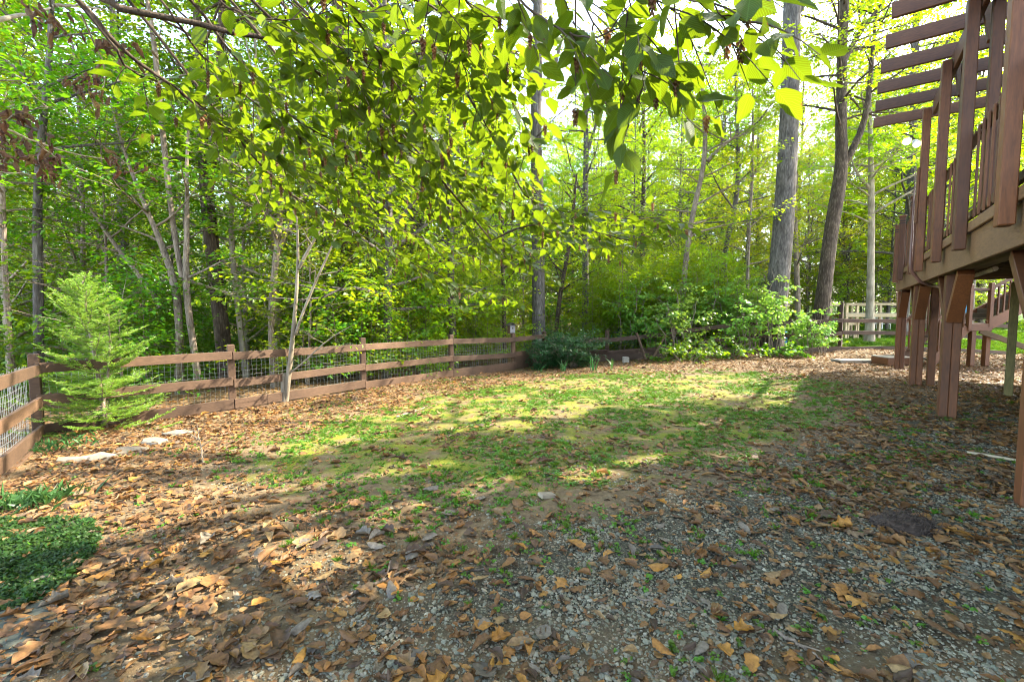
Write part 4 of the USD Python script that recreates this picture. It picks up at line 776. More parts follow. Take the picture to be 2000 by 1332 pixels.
# ------------------------------------------------------------------ withered bough at the left edge
def dead_leaf(rng, p, L, d=None):
    d = unit(np.array([rng.normal(0, .5), rng.normal(0, .5), -1.0])) if d is None else d; nrm = unit(rng.normal(0, 1, 3)); s = unit(np.cross(d, nrm)); nn = np.cross(s, d); v = []
    for u, w in zip(LU, LW):
        a = rng.uniform(1.6, 3.0)
        for q in (-1, -.5, 0, .5, 1): v.append(p + d * u * L + s * math.sin(q * a) / a * w * L * .34 + nn * ((1 - math.cos(q * a)) / a * w * L * .34 + .18 * L * math.sin(u * 3 + a) + rng.normal(0, .006)))
    f = [t for i in range(6) for j in range(4) for t in ((i * 5 + j, i * 5 + j + 1, i * 5 + j + 6), (i * 5 + j, i * 5 + j + 6, i * 5 + j + 5))]
    return np.array(v), np.array(f)
def withered_bough(label, boughs, clusters, Y0, seed):
    rng = np.random.default_rng(seed); P0 = at(*boughs[0][0][0], Y0); d = thing('withered_bough', label, 'branch', P0)
    for pts, r in boughs:
        C = spline([at(x, y, Y0 + dy * .3) for dy, (x, y) in enumerate(pts)], 14); C[1:] += np.cumsum(rng.normal(0, .004, (13, 3)), 0); v, f = MB().tube(C, r * Y0 / FPX * np.linspace(1, .35, 14), 7).mesh(); obj('bough', (v - P0, f), 'bark_pale', d, smooth=True)
    for x, y, n, L in clusters:
        c = at(x, y, Y0 + rng.uniform(.0, .5))
        for k in range(n + 3): v, f = dead_leaf(rng, c + rng.normal(0, .035, 3), L * rng.uniform(.45, .85)); obj('leaf', (v - P0, f), 'withered', d, smooth=True)
withered_bough('pale bough with curled brown withered leaves at the upper left edge', [([(-40, 60), (0, 38), (50, 24), (105, 12)], 6), ([(105, 12), (160, 8), (215, 18)], 3), ([(160, 30), (195, 100), (210, 150), (170, 175)], 1.8)], [(50, 22, 4, .12), (95, 30, 4, .11), (125, 60, 3, .1), (205, 88, 5, .12), (255, 105, 4, .12), (150, 160, 6, .1), (175, 150, 5, .11), (185, 185, 4, .1)], 2.6, 5)
withered_bough('thin bough hung with dark brown withered leaves low at the left edge', [([(-40, 235), (20, 255), (75, 278), (150, 300), (225, 310)], 3), ([(-40, 340), (20, 345), (70, 350)], 2.2), ([(75, 278), (110, 305), (170, 345)], 1.6)], [(5, 245, 5, .13), (45, 222, 5, .13), (40, 285, 6, .13), (85, 268, 4, .11), (72, 305, 5, .12), (95, 312, 5, .12), (90, 348, 4, .09), (225, 312, 4, .09), (262, 330, 3, .08), (0, 300, 5, .13)], 2.5, 6)

# ------------------------------------------------------------------ conifer in the corner
def conifer():
    rng = np.random.default_rng(8); g = gnd(205, 836); Y = g[1]; d = thing('young_conifer', 'young bright green feathery conifer standing in the sunlit fence corner', 'conifer', g)
    T = spline(np.array([at(205, 832, Y), at(196, 760, Y), at(178, 660, Y), at(168, 600, Y), at(160, 540, Y)]) - g, 14); T[0, 2] = -.1
    obj('trunk', MB().tube(T, np.linspace(.035, .008, 14), 8).mesh(), 'bark_brown', d, smooth=True)
    T2 = spline(np.array([at(200, 790, Y), at(212, 720, Y), at(214, 660, Y), at(212, 612, Y)]) - g, 10); obj('trunk', MB().tube(T2, np.linspace(.02, .006, 10), 7).mesh(), 'bark_brown', d, smooth=True)
    H = T[-1, 2]; br, fol = MB(), []
    base, direc = [], []
    for S, n, LM in ((T, 112, .88), (T2, 26, .5)):
        az = rng.uniform(0, 6)
        for i in range(n):
            t = .02 + .97 * ((i + rng.uniform(0, 1)) / n) ** 1.25; p = np.array([np.interp(t, np.linspace(0, 1, len(S)), S[:, c]) for c in range(3)]); az += 2.4 + rng.normal(0, .3); L = (LM * (1 - t) ** .8 + .10) * rng.uniform(.7, 1.15); e = .15 + .55 * t + rng.normal(0, .12)
            d0 = np.array([math.cos(az) * math.cos(e), math.sin(az) * math.cos(e), math.sin(e)]); q = np.linspace(0, 1, 7)[:, None]; B = p + d0 * L * q + np.array([0, 0, 1]) * L * (-.30 * q + .34 * q ** 2); br.tube(B, .006 * np.linspace(1, .3, 7), 4, False)
            sv = unit(np.cross(d0, [0, 0, 1])); nj = int(L / .034) + 3
            for j in range(nj):
                u = .08 + .92 * (j + .5) / nj; b = np.array([np.interp(u, q[:, 0], B[:, c]) for c in range(3)]); g2 = 1 if j % 2 else -1; l2 = (.05 + .20 * L * (1.05 - u)) * rng.uniform(.7, 1.25)
                sd_ = unit(d0 * .85 + sv * g2 * .8 + np.array([0, 0, .18]) + rng.normal(0, .14, 3)); nk = int(l2 / .011) + 2
                w = (np.arange(nk) + .5) / nk; pp = b + sd_ * (w * l2)[:, None]; s3 = unit(np.cross(sd_, [0, 0, 1.]))
                base.append(pp); direc.append(sd_ * .9 + s3 * np.where(np.arange(nk) % 2, .65, -.65)[:, None] + rng.normal(0, .2, (nk, 3)))
    v, f = leaves(rng, np.vstack(base), np.vstack(direc), .048, .5, .15, droop=.1); obj('branches', br.mesh(), 'bark_brown', d); obj('foliage', (v, f), 'leaf_conifer', d)
    for x, y in ((152, 605), (158, 612), (200, 755)): v2, f2 = dead_leaf(rng, at(x, y, Y - .1) - g, .12); obj('caught_leaf', (v2, f2), 'withered', d, smooth=True)
conifer()

# ------------------------------------------------------------------ bushes
def bush(label, px, py, Y, H, R, leaf, size, seed, stems=9, k=9, name='bush', flat=.5, dens=1.0, wid=.3, sub=4):
    rng = np.random.default_rng(seed); c = at(px, py, Y); g = np.array([c[0], Y, float(hgt(c[0], Y)) - .05]); d = thing(name, label, 'bush', g); m = MB(); A, D = [], []
    for i in range(stems):
        a = rng.uniform(0, 6.28); rr = R * math.sqrt(rng.uniform(.02, 1)); h = H * (1 - .45 * (rr / R) ** 2) * rng.uniform(.75, 1.05); top = np.array([math.cos(a) * rr, math.sin(a) * rr, h]); p0 = np.array([math.cos(a), math.sin(a), 0]) * rr * .25
        q = np.linspace(0, 1, 6)[:, None]; P = p0 + (top - p0) * q + np.array([0, 0, 1]) * .12 * H * (q * (1 - q)) * 4; P[1:-1] += rng.normal(0, .03 * H, (4, 3)); m.tube(P, np.linspace(.012, .004, 6) * max(1, H / 1.6), 5, False)
        nb = max(4, int(dens * H * 6))
        for j in range(nb):
            t = (.12 if H < 1.5 else .3) + (.88 if H < 1.5 else .7) * j / nb; b = np.array([np.interp(t, q[:, 0], P[:, cc]) for cc in range(3)]); az = rng.uniform(0, 6.28); l = R * rng.uniform(.25, .55); dv = np.array([math.cos(az), math.sin(az), rng.normal(.15, .25)])
            m.tube([b, b + dv * l], [.004, .0015], 3, False)
            for w in np.linspace(.3, 1, sub): A.append(b + dv * l * w); D.append(dv)
    obj('stems', m.mesh(), 'bark_brown', d, smooth=True); v, f = sprays(rng, np.array(A), unit(np.array(D)), k, .28, size, flat, True, wid=wid, vert=1.0); obj('foliage', (v, f), leaf, d)
bush('dark green rounded shrub growing over the fence corner in the middle', 1112, 690, 14.5, 1.35, 1.05, 'leaf_shade', .06, 50, 34, 12)
bush('small dark shrub at the left foot of the rounded middle shrub', 1058, 690, 14.3, .85, .5, 'leaf_shade', .06, 51, 14, 10)
for i, (lab, px, Y, H, R, leaf) in enumerate([
    ('thin branched bush left of the broken fence gap', 1205, 16.4, 1.5, .8, 'leaf_shade'), ('leafy bush growing through the gap in the back fence', 1275, 16.6, 2.2, 1.0, 'leaf_mint'), ('tall broad leaved pale green bush in front of the leaning trunk', 1330, 15.3, 2.7, 1.1, 'leaf_mint'),
    ('low tangled bush at the yard edge below the tall pale bush', 1345, 14.0, .8, 1.0, 'leaf_green'), ('tall pale broad leaved bush right of the gap', 1400, 15.5, 2.9, 1.15, 'leaf_mint'), ('bright bush overhanging the back fence left of the tallest trunk', 1455, 15.4, 2.3, .95, 'leaf_mint'),
    ('low green bush spilling onto the yard edge left of the tallest trunk', 1420, 14.4, .8, .95, 'leaf_green'), ('slender bush with broad leaves against the tallest trunk', 1512, 15.0, 2.6, .55, 'leaf_mint'), ('broad leaved bush right of the tallest trunk before the fence', 1580, 15.5, 1.9, .85, 'leaf_mint'),
    ('pale bush just left of the tall back fence post', 1610, 15.7, 1.5, .55, 'leaf_mint'), ('low leafy plants at the foot of the tallest trunk', 1535, 14.9, .5, .6, 'leaf_green'), ('low leafy plant below the back fence rails', 1615, 15.6, .45, .5, 'leaf_green'), ('low bush before the broken fence gap', 1300, 14.6, .6, .7, 'leaf_green'),
    ('tall airy bush behind the fence gap', 1225, 16.9, 3.1, 1.0, 'leaf_mint'), ('tall airy bush behind the leaning dark stem', 1300, 17.2, 3.6, 1.2, 'leaf_lime'), ('tall airy layered bush behind the tall pale bushes', 1360, 16.8, 3.5, 1.2, 'leaf_mint'), ('tall arching bush left of the overhanging bright bush', 1425, 16.9, 3.3, 1.1, 'leaf_mint'), ('tall thin bush touching the left side of the tallest trunk', 1485, 16.6, 3.2, .9, 'leaf_mint'), ('yellow green sapling bush above the gap in the fence', 1250, 17.5, 2.8, 1.1, 'leaf_lime')]):
    Y += 1.35 if 14.95 < Y < 15.9 and px not in (1330, 1455, 1512, 1580, 1610) else 0; bush(lab, px, 680, Y, H, R, leaf, .115 if leaf != 'leaf_shade' else .07, 60 + i, int(4 + 4 * R), 6, flat=.5, wid=.36, dens=.5, sub=3)
def strap_plant(label, px, py, n, h, seed):
    rng = np.random.default_rng(seed); g = gnd(px, py); d = thing('strappy_plant', label, 'plant', g)
    for k in range(n):
        a = rng.uniform(0, 6.28); l = h * rng.uniform(.6, 1.1); b = np.array([rng.normal(0, .05), rng.normal(0, .05), -.01]); o = np.array([math.cos(a), math.sin(a), 0]) * rng.uniform(.15, .8); q = np.linspace(0, 1, 6)[:, None]; C = b + np.array([0, 0, 1]) * l * q * (1 - .3 * q * np.linalg.norm(o)) + o * l * q ** 2.2; s = unit(np.cross(o, [0, 0, 1]))
        w = .014 * np.array([.7, 1, 1, .9, .6, .05])[:, None]; v = np.stack([C - s * w, C + s * w], 1).reshape(-1, 3); f = [t for i in range(5) for t in ((2 * i, 2 * i + 1, 2 * i + 3), (2 * i, 2 * i + 3, 2 * i + 2))]; obj('blade', (v, np.array(f)), 'blade', d)
for lab, px, py, n, h in (('single upright strappy leaf left of the dark shrub', 1060, 728, 4, .42), ('bluish strappy leaved clump before the dark shrub', 1100, 727, 15, .40), ('strappy leaved clump right of the dark shrub', 1157, 724, 12, .42), ('thin strappy leaves near the pale block', 1194, 722, 5, .45)): strap_plant(lab, px, py, n, h, int(px))
def grass_tuft(label, px, py, n, h, r, seed):
    rng = np.random.default_rng(seed); g = gnd(px, py); d = thing('grass_tuft', label, 'grass', g); N_ = n; a = rng.uniform(0, 6.28, N_); b = np.column_stack([rng.normal(0, r, N_), rng.normal(0, r, N_), 0 * a]); b[:, 2] = hgt(b[:, 0] + g[0], b[:, 1] + g[1]) - g[2]
    v, f = leaves(rng, b, np.column_stack([np.cos(a), np.sin(a), rng.uniform(.4, 1.6, N_)]), h, .5, .035); obj('blades', (v, f), 'blade', d, kind='stuff')
grass_tuft('dark fine grass tuft in the leaf litter near the left edge', 62, 985, 260, .16, .13, 3)
grass_tuft('low weedy grass below the conifer', 105, 872, 160, .14, .22, 4)

# ------------------------------------------------------------------ on the ground: fallen leaves, gravel, weeds
def fallen(kind, seed):
    """a curled dry leaf about 1 long, lying on the ground"""
    rng = np.random.default_rng(seed); nu, nv = 11, 5; u = np.linspace(0, 1, nu); w = np.sin(np.pi * u ** .8) ** .8
    if kind == 'oval': w = .23 * w
    elif kind == 'broad': w = .36 * np.sin(np.pi * u ** .65) ** .7
    elif kind == 'lobed': w = .30 * w * (1 + .45 * np.sin(u * 6 * np.pi + .6))
    else: w = .44 * np.sin(np.pi * u ** .6) ** .7 * (1 + .26 * np.sin(u * 4.2 * np.pi + 1.2))
    w = w * rng.uniform(.82, 1.15, nu)
    w[0] = .012; w[-1] = .004; cl, cc = rng.uniform(-.9, 1.2), rng.uniform(.2, 2.2) * rng.choice([-1, 1]); tw = rng.normal(0, .5); v = []
    for i in range(nu):
        a = cl * (u[i] - .5); x = math.sin(a) / cl if abs(cl) > .05 else u[i] - .5; z = (1 - math.cos(a)) / cl if abs(cl) > .05 else 0
        for q in np.linspace(-1, 1, nv):
            k = cc * q; y = math.sin(k) / cc * w[i]; zz = (1 - math.cos(k)) / cc * w[i]; t = tw * (u[i] - .5); v.append((x, y * math.cos(t) - zz * math.sin(t), z + y * math.sin(t) + zz * math.cos(t) + rng.normal(0, .012)))
    v = np.array(v); v[:, 2] -= np.quantile(v[:, 2], .12)
    f = [t for i in range(nu - 1) for j in range(nv - 1) for t in ((i * nv + j, i * nv + j + nv, i * nv + j + nv + 1), (i * nv + j, i * nv + j + nv + 1, i * nv + j + 1))]
    m = MB().add(v, f); m.tube([v[2], v[2] + [-.12, .02, .01], v[2] + [-.24, rng.normal(0, .05), .02]], [.008, .006, .005], 3, False)
    return m.mesh()
KINDS = [('oval', 1), ('oval', 2), ('oval', 3), ('oval', 4), ('broad', 5), ('broad', 6), ('broad', 7), ('broad', 14), ('lobed', 8), ('lobed', 9), ('star', 10), ('star', 11), ('oval', 12), ('broad', 13)]
def tilts(rng, n, sig): return (Rot.from_euler('z', rng.uniform(0, 2 * np.pi, n)) * Rot.from_rotvec(np.column_stack([rng.normal(0, sig, (n, 2)), np.zeros(n)]))).as_quat()
def in_view(x, y): return (np.abs(x / y) < 1.2) & (y > 1.55)
LEFTL = poly([(-400, 1331), (-300, 880), (60, 850), (330, 820), (640, 770), (1000, 735), (1060, 740), (760, 800), (480, 880), (340, 960), (560, 1010), (760, 1040), (900, 1060), (800, 1200), (700, 1331)])
BACKL = poly([(1180, 735), (1300, 715), (1500, 690), (1990, 690), (2100, 720), (1900, 770), (1820, 800), (1700, 790), (1640, 740), (1450, 722)])
def litter_cover():
    rng = np.random.default_rng(55); n = 640000; y = np.sqrt(rng.uniform(1.5 ** 2, 17 ** 2, n)); x = y * rng.uniform(-1.2, 1.2, n)
    area = .5 * 2.4 * (17 ** 2 - 1.5 ** 2); per = n / area                       # candidates per square metre
    p3 = np.column_stack([x, y, 0 * x]); c1 = meshkit.fbm(p3 * 1.3, 4, 31); c2 = meshkit.fbm(p3 * 4.0, 3, 32)
    L, B, Mo = smooth(-.5, .5, sd(LEFTL, x, y)), smooth(-.4, .6, sd(BACKL, x, y)), smooth(-.2, .5, sd(MOSS, x, y)); G = smooth(-.5, .7, sd(GRAVEL, x, y))
    clump = smooth(.42, .62, c1 * .6 + c2 * .4)
    den = 150 + 100 * clump; den = den * (1 - Mo) + Mo * (38 + 95 * clump); den = den * (1 - G) + G * (130 + 320 * smooth(.42, .60, c1 * .5 + c2 * .5)); den = den * (1 - L) + L * (300 + 140 * clump); den = den * (1 - B) + B * 260
    inside = sd(YARD, x, y) > .12
    den = np.where(inside, den * 1.9, np.where(sd(YARD, x, y) > -6, 90, 0)) * np.clip(1.25 - .03 * y, .7, 1.2)
    k = (rng.uniform(0, 1, n) < den / per); x, y, L, B = x[k], y[k], L[k], B[k]; n = len(x)
    z = hgt(x, y) + rng.uniform(.002, .022, n); sc = rng.lognormal(math.log(.043), .50, n) * np.where(B > .5, .9, 1); sc = np.clip(sc, .018, .135)
    idx = rng.integers(0, len(KINDS), n); q = tilts(rng, n, .17); vis = in_view(x, y)
    big = np.argsort(-(sc / np.hypot(x, y) * vis))[:300]; rest = np.ones(n, bool); rest[big] = False
    shapes = [fallen(*kd) for kd in KINDS]
    instancer('leaf_litter', [('fallen_leaf', s, 'litter_mixed', True) for s in shapes], idx[rest], np.column_stack([x, y, z])[rest], q[rest], sc[rest], kind='stuff', label='dry brown fallen leaves littering the whole yard', cat='leaf litter')
    tones = [('brown', 'litter_brown'), ('tan', 'litter_tan'), ('orange', 'litter_orange'), ('dark', 'litter_dark'), ('grey', 'litter_grey'), ('brown', 'litter_brown'), ('brown', 'litter_mixed')]; C = {}
    for t in dict(tones):
        for i in range(len(KINDS)):
            c = cls(f'fallen_{t}_leaf_kind_{i:03d}'); obj('blade', shapes[i], dict(tones[:5]).get(t), c, smooth=True); C[t, i] = c
    word = {'oval': 'oval', 'broad': 'broad', 'lobed': 'lobed', 'star': 'ragged'}
    for i in big:
        t = tones[rng.integers(0, 6)][0]; px = 1000 + FPX * x[i] / y[i]; py = 666 + FPX * (1.5 / y[i] - math.tan(PITCH)) * .93
        col = ['far left', 'left', 'centre left', 'centre right', 'right', 'far right'][int(np.clip(px / 334, 0, 5))]; row = 'in the very front' if y[i] < 2.25 else 'a step further back' if y[i] < 2.8 else 'in the near middle'
        lab = f'{t} {word[KINDS[idx[i]][0]]} fallen leaf {row}, {col}'
        copy_of(C[t, int(idx[i])], 'fallen_leaf', (x[i], y[i], z[i] + .008), 0, sc[i], lab, 'leaf', 'dry fallen leaves scattered over the foreground', tilt=q[i])
litter_cover()
def gravel():
    rng = np.random.default_rng(66); shapes = []
    for s in range(6):
        m = trimesh.creation.icosphere(1, 1.0); v = np.array(m.vertices) * (1 + rng.normal(0, .16, (len(m.vertices), 1))) * np.array([1, rng.uniform(.6, .9), rng.uniform(.4, .65)]); shapes.append((v, np.array(m.faces)))
    n = 330000; y = 1.6 + 5.9 * rng.uniform(0, 1, n) ** 1.25; x = y * rng.uniform(-1.15, 1.2, n); p3 = np.column_stack([x, y, 0 * x])
    g = smooth(-1.0, .8, sd(GRAVEL, x, y)); keep = rng.uniform(0, 1, n) < np.maximum(g, .16) * (.35 + .65 * smooth(.35, .6, meshkit.fbm(p3 * 2.2, 3, 41))) * .62; x, y = x[keep], y[keep]; n = len(x)
    instancer('gravel_stones', [('pebble', s, 'pebble', False) for s in shapes], rng.integers(0, 6, n), np.column_stack([x, y, hgt(x, y) + .002]), tilts(rng, n, .3), np.clip(rng.lognormal(math.log(.0052), .5, n), .003, .017), kind='stuff', label='grey green gravel covering the ground at the right', cat='gravel')
gravel()
def weeds():
    rng = np.random.default_rng(67); shapes = []
    for s in range(6):
        n = 9 + s; a = rng.uniform(0, 6.28, n); b = np.column_stack([rng.normal(0, .35, n), rng.normal(0, .35, n), rng.uniform(.05, .5, n)]); v, f = leaves(rng, b, np.column_stack([np.cos(a), np.sin(a), rng.uniform(-.1, .5, n)]), .75, .4, .36, True); shapes.append((v, f))
    for s in range(2):
        n = 16; a = rng.uniform(0, 6.28, n); v, f = leaves(rng, np.column_stack([rng.normal(0, .2, (n, 2)), 0 * a]), np.column_stack([np.cos(a), np.sin(a), rng.uniform(.5, 2, n)]), 1.7, .4, .05); shapes.append((v, f))
    n = 300000; y = np.sqrt(rng.uniform(1.6 ** 2, 16.5 ** 2, n)); x = y * rng.uniform(-1.15, 1.2, n); p3 = np.column_stack([x, y, 0 * x]); c = meshkit.fbm(p3 * 1.1, 3, 51) * .55 + meshkit.fbm(p3 * 5, 2, 52) * .45
    Mo = smooth(-1.6, .7, sd(MOSS, x, y)); w = Mo * smooth(.42, .58, c) * (.5 + .5 * smooth(5, 8, y)) + (1 - Mo) * .09 * smooth(.52, .66, c); w *= (sd(YARD, x, y) > .1) * (1 - .9 * smooth(-.2, .4, sd(BACKL, x, y))) * (1 - .75 * smooth(-.2, .4, sd(LEFTL, x, y)))
    k = rng.uniform(0, 1, n) < w; x, y = x[k], y[k]; n = len(x)
    instancer('weeds', [('weed', s, 'weed', False) for s in shapes], rng.choice(8, n, p=[.14] * 6 + [.08] * 2), np.column_stack([x, y, hgt(x, y) + .004]), tilts(rng, n, .15), rng.uniform(.014, .036, n), kind='stuff', label='small bright green weeds scattered over the mossy ground', cat='weeds')
    n = 30000; y = np.sqrt(rng.uniform(17 ** 2, 34 ** 2, n)); x = y * rng.uniform(.45, 1.15, n); k = x > 8 + .1 * (y - 17); x, y = x[k], y[k]; n = len(x)
    instancer('lawn_grass', [('tuft', shapes[6], 'weed', False)], np.zeros(n, int), np.column_stack([x, y, hgt(x, y)]), tilts(rng, n, .1), rng.uniform(.05, .09, n), kind='stuff', label='sunlit lawn grass beyond the back fence', cat='lawn')
weeds()
def ground_cover():
    rng = np.random.default_rng(70); pl = poly([(-150, 1020), (60, 1018), (150, 1030), (225, 1045), (150, 1075), (140, 1120), (110, 1155), (20, 1180), (-150, 1200)]); x0, y0, x1, y1 = pl.bounds; n = 9000
    x, y = rng.uniform(x0, x1, n), rng.uniform(y0, y1, n); k = sd(pl, x, y) + (meshkit.fbm(np.column_stack([x * 5, y * 5, 0 * x]), 3, 71) - .5) * .35 > 0; x, y = x[k], y[k]; n = len(x); shapes = []
    for s in range(4):
        m = 9; a = np.arange(m) * 2.4; v, f = leaves(rng, np.column_stack([np.cos(a) * .12, np.sin(a) * .12, rng.uniform(.2, .8, m)]), np.column_stack([np.cos(a), np.sin(a), rng.uniform(.2, .9, m)]), .9, .25, .22, True); shapes.append((v, f))
    instancer('ground_cover', [('rosette', s, 'leaf_cover', False) for s in shapes], rng.integers(0, 4, n), np.column_stack([x, y, hgt(x, y)]), tilts(rng, n, .25), rng.uniform(.022, .04, n), kind='stuff', label='dark green small leaved ground cover patch at the left edge', cat='ground cover')
ground_cover()

# ------------------------------------------------------------------ single things on the ground
def rock(name, label, cat, px, py, size, mat, seed, flat=.45, sub=2):
    rng = np.random.default_rng(seed); p = rng.uniform(-1, 1, (26, 3)); p = unit(p) * rng.uniform(.8, 1, (26, 1)); h = trimesh.convex.convex_hull(p).subdivide().subdivide(); v = np.array(h.vertices); v *= 1 + (meshkit.fbm(v * 2.5 + seed, 3, 4)[:, None] - .5) * .25; v *= np.array(size) * np.array([.5, .5, flat])
    g = gnd(px, py); d = thing(name, label, cat, g + [0, 0, size[2] * .1], rng.uniform(-.4, .4)); obj('stone', (v, np.array(h.faces)), mat, d, smooth=35)
for k, (px, py, w, lab) in enumerate([(128, 902, .30, 'leftmost pale edging stone in the sunlit leaf litter'), (160, 900, .34, 'second pale rounded edging stone from the left'), (200, 896, .36, 'bright pale edging stone right of the rounded one'), (250, 884, .52, 'longest flat pale edging stone in the stone row'), (300, 866, .50, 'flat pale edging stone before the last of the row'), (348, 850, .45, 'last grey shaded edging stone of the row at its right')]): rock('edging_stone', lab, 'stone', px, py, (w, .24, .14), 'edge_stone', 80 + k)
def slab(label, pts, seed):
    P = np.array([gnd(*p)[:2] for p in pts]); c = P.mean(0); z = float(hgt(*c)) - .024; d = thing('flagstone', label, 'paving', (*c, z)); pl = Polygon(P - c).segmentize(.03); rr = np.random.default_rng(seed); pl = Polygon(np.array(pl.exterior.coords)[:-1] + rr.normal(0, .0045, (len(pl.exterior.coords) - 1, 2))).buffer(-.004).buffer(.004); pl = max(getattr(pl, 'geoms', [pl]), key=lambda q: q.area); m = trimesh.creation.extrude_polygon(pl, .035, engine='earcut'); obj('slab', m, 'flagstone', d)
slab('large grey green flagstone at the lower left edge', [(-60, 1325), (-40, 1190), (45, 1168), (112, 1185), (110, 1222), (78, 1232), (62, 1331), (-40, 1400)], 1)
slab('narrow grey green flagstone strip beside the large flagstone', [(84, 1236), (86, 1232), (80, 1300), (66, 1331), (72, 1290)] if False else [(70, 1236), (88, 1232), (80, 1300), (62, 1350)], 2)
def square_stone():
    g = gnd(1068, 972); d = thing('square_stone', 'small square tan stone lying on moss in the middle of the yard', 'stone', g + [0, 0, .02], .3); obj('stone', MB().box((0, 0, 0), (.062, .05, .018), Rot.from_rotvec([.15, -.1, 0]).as_matrix(), .008).mesh(), 'edge_stone', d)
square_stone()
def clod():
    rng = np.random.default_rng(33); g = gnd(1765, 1030); d = thing('soil_clod', 'dark brown matted clod of roots and soil on the gravel at right', 'clod', g)
    m = trimesh.creation.icosphere(4, 1); v = np.array(m.vertices); v *= (1 + (meshkit.fbm(v * 4, 4, 3)[:, None] - .5) * .7) * np.array([.20, .13, .085]); obj('clod', (v, np.array(m.faces)), 'soil_clod', d, smooth=True)
    t = MB()
    for k in range(420):
        a = rng.uniform(0, 6.28); r = math.sqrt(rng.uniform(0, 1)); p = np.array([math.cos(a) * r * .23, math.sin(a) * r * .15, .08 * (1 - r * r) + .005]); e = p + rng.normal(0, .03, 3) + [0, 0, .012]; t.tube([p, (p + e) / 2 + rng.normal(0, .008, 3), e], [.0022, .0018, .001], 3, False)
    obj('roots', t.mesh(), 'soil_clod', d, kind='stuff')
clod()
def twig(label, pts, r, seed, forks=(), name='twig', mat='bark_brown', lift=.012):
    P = np.array([gnd(*p) + [0, 0, lift + (p[2] if len(p) > 2 else 0)] for p in [(*q[:2],) for q in pts]]); 
    for i, q in enumerate(pts):
        if len(q) > 2: P[i, 2] += q[2]
    rng = np.random.default_rng(seed); C = spline(P, 12); C[1:-1] += rng.normal(0, .004, (10, 3)); g = C[0].copy(); d = thing(name, label, 'twig', g); v, f = MB().tube(C, np.linspace(r, r * .4, 12), 7).mesh(); obj('stem', (v - g, f), mat, d, smooth=True)
    for a, b in forks:
        i = int(a * 11); e = C[i] + np.array(b); v, f = MB().tube([C[i], (C[i] + e) / 2 + rng.normal(0, .006, 3), e], [r * .6, r * .5, r * .25], 5).mesh(); obj('side_twig', (v - g, f), mat, d, smooth=True)
twig('forked grey twig lying in the leaves left of the picture centre', [(660, 1178), (720, 1150), (790, 1118), (850, 1100)], .011, 1, [(.5, (.02, .12, .05)), (.7, (.1, .03, .01))])
twig('thin curved twig beside the forked twig', [(645, 1160), (640, 1130), (655, 1105)], .006, 2)
twig('slim straight twig on the gravel towards the lower right', [(1510, 1235), (1560, 1262), (1610, 1300)], .010, 3, [(.6, (.05, -.06, .02))])
twig('short broken twig in the leaves below the centre', [(900, 1120), (960, 1112)], .009, 4)
twig('thin grey twig pointing right on the gravel near the bottom centre', [(1245, 1170), (1300, 1185), (1330, 1190)], .006, 5, [(.5, (.05, .05, .01))])
twig('pale bleached stick lying in the sunlit grass before the fence', [(775, 815), (810, 805), (835, 795)], .016, 6, mat='bark_pale')
twig('small dead upright sapling stem with bare side twigs in the left litter', [(396, 905), (393, 905, .22), (388, 905, .42)], .008, 7, [(.4, (.14, .02, .1)), (.6, (-.16, 0, .12)), (.75, (.10, -.05, .10)), (.9, (-.2, .05, -.02))])
twig('small bare stem bending left before the edging stones', [(385, 862), (378, 862, .12), (360, 862, .16)], .006, 8, [(.6, (.08, 0, .06))])
def pipe_stick():
    a, b = gnd(1889, 887) + [0, 0, .02], gnd(1985, 903) + [0, 0, .02]; d = thing('pale_stick', 'long pale bamboo stick lying under the deck by the nearest post', 'stick', a); v, f = MB().tube([a, (a + b) / 2 + [0, 0, .004], b + (b - a) * .4], [.016, .016, .014], 9).mesh(); obj('cane', (v - a, f), 'stick', d, smooth=40)
    for t in (.25, .7): p = a + (b - a) * t; m = MB().tube([p, p + (b - a) * .012], [.0185, .0185], 9).mesh(); obj('node', (m[0] - a, m[1]), 'stick', d)
pipe_stick()
def nut():
    g = gnd(370, 1190); d = thing('hickory_nut', 'round brown nut lying in the leaves at lower left', 'nut', g + [0, 0, .016]); m = trimesh.creation.icosphere(3, .019); v = np.array(m.vertices) * [1, .92, .95]; v *= 1 - .06 * (np.abs(np.cos(2 * np.arctan2(v[:, 1], v[:, 0])))[:, None] < .12); obj('shell', (v, np.array(m.faces)), 'nut', d, smooth=True)
nut()
def walk():
    a = gnd(1690, 708); d = thing('plank_walkway', 'low weathered plank step lying on the litter behind the deck posts', 'walkway', a)
    for k in range(6): obj('plank', MB().box((-.72 + k * .29, .0, .07), (.138, .26, .022), Rot.from_rotvec([0, .01 * (k % 3 - 1), .01 * (k % 2)]).as_matrix(), .005).mesh(), 'grey_wood', d)
    for s in (-.2, .2): obj('runner', MB().box((0, s, .02), (.85, .03, .03), None, .003).mesh(), 'grey_wood', d)
    b = gnd(1742, 712); d = thing('wooden_box_step', 'brown boxed wooden step at the end of the plank walkway', 'step', b); obj('box', MB().box((0, 0, .11), (.36, .3, .10), None, .006).mesh(), 'stain_flat', d)
    for k in range(3): obj('plank', MB().box((-.24 + k * .24, 0, .225), (.115, .31, .014), None, .004).mesh(), 'grey_wood', d)
walk()

